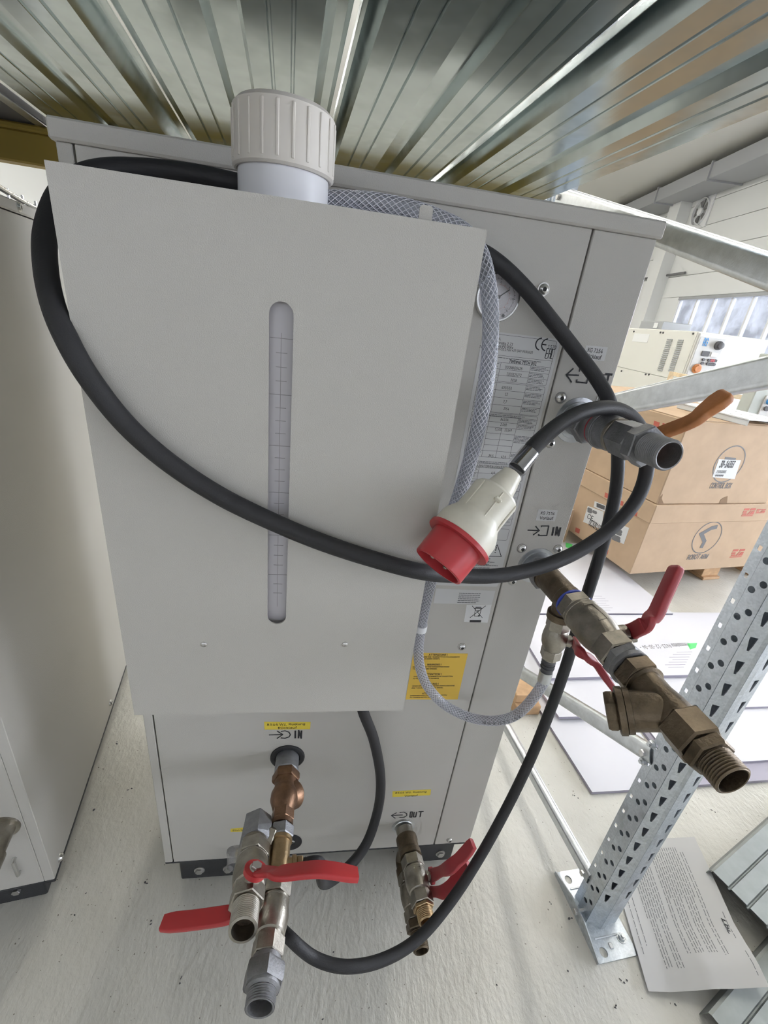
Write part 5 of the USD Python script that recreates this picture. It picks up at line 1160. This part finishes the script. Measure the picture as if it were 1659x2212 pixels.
# ------------------------------------------------------------------ machines in the background
def hp_(u, v, d): return P(u, v, d=d)
c5 = hp_(1510, 716, 5.2); ca_, cb5 = (c5 - CC) @ E1, (c5 - CC) @ E2; zt5 = c5[2]
cabt = thing('electrical_cabinet', 'cream machine cabinet with louvres and a white control panel door', 'cabinet', H(ca_ + .4, cb5 + .9, 0))
part(cabt, 'body', hbox(ca_, ca_ + .86, cb5, cb5 + 2.1, .08, zt5, .006), 'machine_cream')
part(cabt, 'plinth', hbox(ca_ + .03, ca_ + .83, cb5 + .03, cb5 + 2.07, 0, .08), 'dark_grey')
def PAa(u, v, a):       # (b, z) on the cabinet's long face
    return PA(u, v, a)
def PBb(u, v, b):
    r = RM.T @ np.array([(u - 829.5) / FPX, (v - 1106) / FPX, 1]); t = b / (E2 @ r); p = t * r; return E1 @ p, p[2] + CC[2]
c4 = lambda X, Y: (1240 + X / 3.96, 540 + Y / 3.96)
# long face: two side panels, louvres, note, bolts
bsp, zsp = PA(*c4(600, 1050), ca_)
b_hi = PA(*c4(500, 690), ca_)[0]
for z0, z1 in ((.10, zsp - .004), (zsp + .004, zt5 - .012)):
    part(cabt, 'side_panel', hbox(ca_ - .008, ca_ - .0005, cb5 + .012, cb5 + 2.09, z0, z1, .002), 'machine_cream')
for X0, Y0, X1_, Y1_ in ((800, 762, 845, 1022), (895, 768, 940, 1030)):
    for k in range(17):
        f_ = k / 16; s_ = -85 * f_
        bA, zA_ = PA(*c4(X0 + s_, Y0 + (Y1_ - Y0) * f_), ca_ - .01); bB, zB_ = PA(*c4(X1_ + s_, Y0 + 4 + (Y1_ - Y0) * f_), ca_ - .01)
        part(cabt, 'louvre', hbox(ca_ - .018, ca_ - .009, min(bA, bB), max(bA, bB), zA_ - .009, zA_ + .004, .002), 'frame_grey')
bA, zA_ = PA(*c4(518, 712), ca_ - .009); bB, zB_ = PA(*c4(625, 795), ca_ - .009)
part(cabt, 'paper_note', hbox(ca_ - .0105, ca_ - .0085, min(bA, bB), max(bA, bB), zB_, zA_, .0005), 'machine_white')
for X, Y in ((742, 706), (765, 708), (1022, 716), (514, 698), (615, 1064), (642, 1066), (408, 1036)):
    bA, zA_ = PA(*c4(X, Y), ca_ - .009); part(cabt, 'lock', cyl(H(ca_ - .004, bA, zA_), H(ca_ - .02, bA, zA_), .012, 10), 'dark_grey')
# door with the operating panel
def front_rect(X0, Y0, X1_, Y1_, b, t=.006):
    a0, z1 = PBb(*c4(X0, Y0), b); a1, z0 = PBb(*c4(X1_, Y1_), b); return hbox(min(a0, a1), max(a0, a1), b - t, b, min(z0, z1), max(z0, z1), .001)
BD = cb5 - .012
door = part(cabt, 'door', hbox(ca_ + .02, ca_ + .84, cb5 - .020, cb5 - .001, .12, zt5 - .02, .004), 'machine_white')
BP = cb5 - .0215
pa0, pz1 = PBb(*c4(1085, 740), BP); pa1, _ = PBb(*c4(1298, 770), BP); _, pz0 = PBb(*c4(990, 1120), BP)
part(door, 'operating_panel', hbox(pa0, pa1, BP - .004, BP, pz0 - .1, pz1, .002), 'label_silver')
BQ = BP - .005
def fpt(X, Y): a, z = PBb(*c4(X, Y), BQ); return a, z
a0, z0 = fpt(1092, 818); a1, _ = fpt(1135, 818)
part(door, 'lettering', words('RG', H(a0, BQ, z0), E1, Z1, .085, a1 - a0, True, .002), 'ink_blue', smooth=False, kind='stuff')
a0, z0 = fpt(1233, 818); part(door, 'emergency_knob', lathe(H(a0, BQ, z0), -E2, [(0, .05), (.02, .05), (.03, .035), (.06, .035), (.065, .02)], 20), 'dark_grey')
a0, z0 = fpt(1046, 1015); part(door, 'main_switch', cat_([lathe(H(a0, BQ, z0), -E2, [(0, .055), (.012, .055), (.015, .04), (.04, .036)], 20)]), 'handle_orange')
for (X0, Y0, X1_, Y1_), mm_ in (((1098, 862, 1146, 912), 'dark_grey'), ((1178, 872, 1216, 918), 'machine_white')):
    (a0, z1), (a1, z0) = fpt(X0, Y0), fpt(X1_, Y1_); part(door, 'display', hbox(a0, a1, BQ - .01, BQ, z0, z1, .002), mm_)
for X, Y, mm_ in ((1104, 938, 'dark_grey'), (1150, 944, 'dark_grey'), (1168, 946, 'handle_dark_red'), (1187, 947, 'handle_dark_red'), (1206, 948, 'dark_grey'), (1094, 968, 'dark_grey'), (1138, 974, 'dark_grey'), (1157, 976, 'dark_grey'), (1174, 978, 'dark_grey'), (1193, 979, 'dark_grey')):
    a0, z0 = fpt(X, Y); part(door, 'button', cyl(H(a0, BQ, z0), H(a0, BQ - .018, z0), .016, 12), mm_)
a0, z0 = fpt(925, 1082); part(door, 'handle', tube(bez([H(ca_ + .05, BQ, z0), H(ca_ + .05, BQ - .05, z0), H(ca_ + .05, BQ - .05, z0 - .16), H(ca_ + .05, BQ, z0 - .16)]), .010, 8), 'dark_grey')
q = hp_(1408, 706, 6.0); qa, qb = (q - CC) @ E1, (q - CC) @ E2
gb = thing('junction_box', 'grey flat box lying on the cream machine cabinet', 'box', H(ca_ + .3, cb5 + 1.2, zt5))
(bA, zA_), (bB, zB_) = PA(*c4(565, 640), ca_ + .1), PA(*c4(752, 655), ca_ + .1)
part(gb, 'body', hbox(ca_ + .1, ca_ + .5, min(bA, bB), max(bA, bB), zt5 + .0005, zt5 + .11, .006), 'frame_grey')
part(gb, 'clip', hbox(ca_ + .088, ca_ + .0995, min(bA, bB) + .1, min(bA, bB) + .2, zt5 + .02, zt5 + .09), 'machine_white')
# dark red crate, pale wooden frames, grey-green machine
q = hp_(1604, 782, 6.6); qa, qb = (q - CC) @ E1, (q - CC) @ E2
cr = thing('crate', 'dark red crate with a green edge behind the diagonal brace', 'crate', H(qa, qb, 1.0))
st_ = thing('shelf_stand', 'grey stand that carries the dark red crate', 'stand', H(qa, qb, 0))
zt6 = hp_(1600, 764, 6.6)[2]; zb6 = hp_(1590, 800, 6.6)[2]
part(cr, 'body', hbox(qa - .14, qa + .42, qb, qb + .3, zb6, zt6, .01), 'crate_red')
part(cr, 'green_edge', hbox(qa - .10, qa + .08, qb - .012, qb - .0005, zb6 + .01, zb6 + .05), 'marker_green')
part(st_, 'top', hbox(qa - .14, qa + .5, qb - .02, qb + .35, zb6 - .04, zb6 - .001), 'frame_grey')
for da in (-.13, .43):
    for db in (-.01, .30): part(st_, 'leg', hbox(qa + da, qa + da + .04, qb + db, qb + db + .04, 0, zb6 - .04), 'frame_grey')
q = hp_(1600, 850, 4.4); wa, wb = (q - CC) @ E1, (q - CC) @ E2
wfm = thing('wooden_frame', 'pale wooden crate frame of slats beyond the boxes', 'wooden frame', H(wa, wb, 0))
zr_ = [hp_(1600, v, 4.4)[2] for v in (833, 858)]
for z in (zr_[0], zr_[1], .55, .25, .05): part(wfm, 'rail', hbox(wa - .28, wa + .30, wb - .012, wb + .012, z - .022, z + .022), 'wood_pale')
for da in (-.27, -.10, .08, .27): part(wfm, 'slat', hbox(wa + da - .02, wa + da + .02, wb + .0125, wb + .035, 0, zr_[0] + .06), 'wood_pale')
for da in (-.27, .27):
    part(wfm, 'side_rail', hbox(wa + da - .02, wa + da + .02, wb + .036, wb + .8, zr_[0] - .02, zr_[0] + .02), 'wood_pale')
    part(wfm, 'post', hbox(wa + da - .02, wa + da + .02, wb + .76, wb + .8, 0, zr_[0] - .0205), 'wood_pale')
q = hp_(1638, 850, 3.9); ga_, gb_ = (q - CC) @ E1, (q - CC) @ E2
gm_ = thing('machine', 'grey-green machine housing with a blue button at the edge of the photo', 'machine', H(ga_ + .4, gb_, 0))
zt7 = hp_(1659, 765, 3.9)[2]
part(gm_, 'housing', hbox(ga_ - .03, ga_ + .8, gb_, gb_ + .14, .05, zt7, .008), 'machine_green_grey')
part(gm_, 'plinth', hbox(ga_, ga_ + .77, gb_ + .02, gb_ + .12, 0, .05), 'dark_grey')
ax7, az7 = PBb(1656, 867, gb_); part(gm_, 'button_panel', hbox(ax7 - .03, ax7 + .2, gb_ - .012, gb_ - .0005, az7 - .25, az7 + .05), 'label_silver')
part(gm_, 'blue_button', cyl(H(ax7 + .01, gb_ - .012, az7), H(ax7 + .01, gb_ - .035, az7), .025, 14), 'ink_blue')
part(gm_, 'knob', cyl(H(ax7 + .01, gb_ - .012, az7 - .06), H(ax7 + .01, gb_ - .03, az7 - .06), .02, 14), 'dark_grey')
q = hp_(1622, 850, 5.9); ba_, bb_ = (q - CC) @ E1, (q - CC) @ E2
bo = thing('machine', 'dark machine frame behind the pale wooden slats', 'machine', H(ba_, bb_, 0))
part(bo, 'column', hbox(ba_ - .06, ba_ + .12, bb_, bb_ + .3, 0, hp_(1620, 815, 5.9)[2]), 'dark_grey')
part(bo, 'bed', hbox(ba_ - .12, ba_ + .4, bb_ - .03, bb_ + .3, .02, .7), 'frame_grey')

# ------------------------------------------------------------------ foreground floor: spare deck panels, sheet of paper, crumbs
ud = nrm([.935, .355, 0]); vd = np.array([-ud[1], ud[0], 0])
def spare(o, n, L, label, z0=.0):
    t = thing('deck_panel', label, 'deck panel', np.array(o) + ud * L / 2, group='spare deck panels on the floor')
    pts = []; w = .046; h = .036
    pts += [(-.014, .002), (-.006, h * .92)]
    for k in range(n): pts += [(k * w, h), (k * w + .037, h), (k * w + .0395, h - .007), (k * w + .0435, h - .007)]
    pts += [(n * w + .004, h * .92), (n * w + .014, .002)]
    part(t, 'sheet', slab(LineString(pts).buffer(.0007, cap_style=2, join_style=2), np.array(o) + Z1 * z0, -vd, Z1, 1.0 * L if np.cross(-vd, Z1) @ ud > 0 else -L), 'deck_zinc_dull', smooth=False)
    return t
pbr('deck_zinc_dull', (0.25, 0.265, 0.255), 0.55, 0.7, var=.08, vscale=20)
o1 = P(1541, 1884, z=.073); o1[2] = 0
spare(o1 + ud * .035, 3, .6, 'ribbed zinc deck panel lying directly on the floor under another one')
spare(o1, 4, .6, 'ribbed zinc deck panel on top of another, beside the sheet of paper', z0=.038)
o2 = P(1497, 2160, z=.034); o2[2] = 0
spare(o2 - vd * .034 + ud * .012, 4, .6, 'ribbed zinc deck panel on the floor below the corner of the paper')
# paper: a slightly wavy sheet, one side lifted by the deck panels
pq = [P(1497, 1812, z=.042), P(1656, 2138, z=.060), P(1401, 2141, z=.012), P(1330, 1868, z=.006)]
pq[3] = pq[0] + (pq[2] - pq[1]); pq[3][2] = .006
pp_ = thing('paper_sheet', 'printed sheet of white paper lying against the foot plate and deck panels', 'paper', (pq[0] + pq[2]) / 2)
def paper_pt(s, t): # s along the lines of print (0 far .. 1 near), t from the letterhead side (0) to the foot (1)
    p = (1 - s) * ((1 - t) * pq[0] + t * pq[3]) + s * ((1 - t) * pq[1] + t * pq[2])
    z = .007 + .040 * (1 - t) ** 1.4 + .022 * max(0., min(1., (s - .62) / .25)) * max(0., min(1., (.80 - t) / .35)) + .006 * math.sin(2.6 * s + 1.0) * (1 - t) + .004 * math.sin(5 * t + 3 * s) * s + .014 * max(0, s - .75) * (1 - t) * 4 * .5
    return np.array([p[0], p[1], z])
NS, NT = 26, 22
g0_ = [paper_pt(i / NS, j / NT) for i in range(NS + 1) for j in range(NT + 1)]; fs = []
for i in range(NS):
    for j in range(NT):
        a = i * (NT + 1) + j; fs += [[a, a + 1, a + NT + 2], [a, a + NT + 2, a + NT + 1]]
top_ = np.array(g0_); nV = len(top_); fs = np.array(fs)
nn = np.cross(top_[fs[0][1]] - top_[fs[0][0]], top_[fs[0][2]] - top_[fs[0][0]])
if nn[2] < 0: fs = fs[:, ::-1]
part(pp_, 'sheet', T(np.vstack([top_, top_ - np.array([0, 0, .0004])]), np.vstack([fs, fs[:, ::-1] + nV])), 'paper', smooth=60)
rp_ = random.Random(11); pr = []
def print_line(t, s0, s1, h=.0016):
    s = s0
    while s < s1:
        L_ = .02 + rp_.random() * .045; e_ = min(s + L_, s1)
        a = [paper_pt(x, t) + Z1 * .0006 for x in (s, (s + e_) / 2, e_)]; td = nrm(paper_pt(s, t + .01) - paper_pt(s, t))
        v = []; f = []
        for q in a: v += [q - td * h / 2, q + td * h / 2]
        f = [[0, 2, 1], [1, 2, 3], [2, 4, 3], [3, 4, 5]]
        n_ = np.cross(v[2] - v[0], v[1] - v[0])
        if n_[2] < 0: f = [x[::-1] for x in f]
        pr.append(T(v, f)); s = e_ + .008
for t in (.20, .225): print_line(t, .12, .82)
for k in range(13): print_line(.26 + .0235 * k, .08, .80 - .35 * ((k * 7) % 5 == 0))
for k in range(9): print_line(.60 + .024 * k, .06, .88 - .3 * ((k * 3) % 4 == 0))
print_line(.86, .12, .4); print_line(.885, .12, .75); print_line(.94, .3, .8); print_line(.06, .55, .72); print_line(.045, .80, .94)
part(pp_, 'print', cat_(pr), 'ink_grey', smooth=False, kind='stuff')
a0 = paper_pt(.70, .085) + Z1 * .0008; xd_ = nrm(paper_pt(.58, .085) - paper_pt(.70, .085)) * -1
a0 = paper_pt(.585, .10) + Z1 * .0008; xd_ = nrm(paper_pt(.70, .10) - paper_pt(.585, .10)); yd_ = nrm(np.cross(Z1, xd_)); 
part(pp_, 'letterhead', words('LBL', a0, xd_, yd_, .012, .036, True, .0004, .3), 'ink', smooth=False, kind='stuff')
# crumbs of dirt on the floor
cr_ = []
for u, v in ((318, 1906), (282, 1704), (207, 1750), (1358, 2118), (1348, 2122), (1470, 1762), (1071, 2126), (255, 1603), (190, 1925), (330, 1990), (1540, 1752), (720, 2058), (1232, 1983), (1236, 1989), (1460, 2165), (1236, 1715), (1250, 1725), (1420, 1730), (560, 2030), (160, 1972), (1330, 2170), (1225, 2095), (1190, 1950), (700, 2200), (385, 2120)):
    p = P(u, v, z=0.001)
    for k in range(RNG.integers(1, 3)):
        m_ = trimesh.creation.icosphere(subdivisions=1, radius=1.0); vv = np.array(m_.vertices) * RNG.uniform(.6, 1.3, (len(m_.vertices), 1)) * np.array([RNG.uniform(.0012, .004), RNG.uniform(.001, .0025), .0010])
        an = RNG.uniform(0, 3.1); c, s = math.cos(an), math.sin(an); vv = vv @ np.array([[c, s, 0], [-s, c, 0], [0, 0, 1]])
        cr_.append(T(vv + p + np.array([RNG.uniform(-.006, .006), RNG.uniform(-.006, .006), 0]), m_.faces))
cz = thing('floor_crumbs', 'small dark crumbs of dirt scattered on the pale floor', 'dirt', (0, 0, 0), kind='stuff')
part(cz, 'crumbs', cat_(cr_), 'dark_grey', kind='stuff')

q = P(1136, 1545, z=0)
wb2 = thing('wood_block', 'reddish wooden block on the floor behind the clear hose', 'wood', q)
part(wb2, 'block', cbox((q[0] - .05, q[1], .0), (q[0] + .055, q[1] + .11, .045), .003), 'wood_pallet')
part(wb2, 'block', cbox((q[0] - .05, q[1] + .02, .046), (q[0] + .05, q[1] + .12, .085), .003), 'wood_pallet')

bd2 = thing('shelf_board', 'dark board on the shelf beams beyond the last overhead deck panel', 'shelf board', RK(-1.6, .55, ZDK))
part(bd2, 'board', rbox(-1.95, -1.345, -.05, 1.15, ZDK + .002, ZDK + .02, .002), 'dark_grey')
part(bd2, 'edge_strip', rbox(-1.37, -1.346, -.05, 1.15, ZDK - .001, ZDK + .0018, .0005), 'zinc')
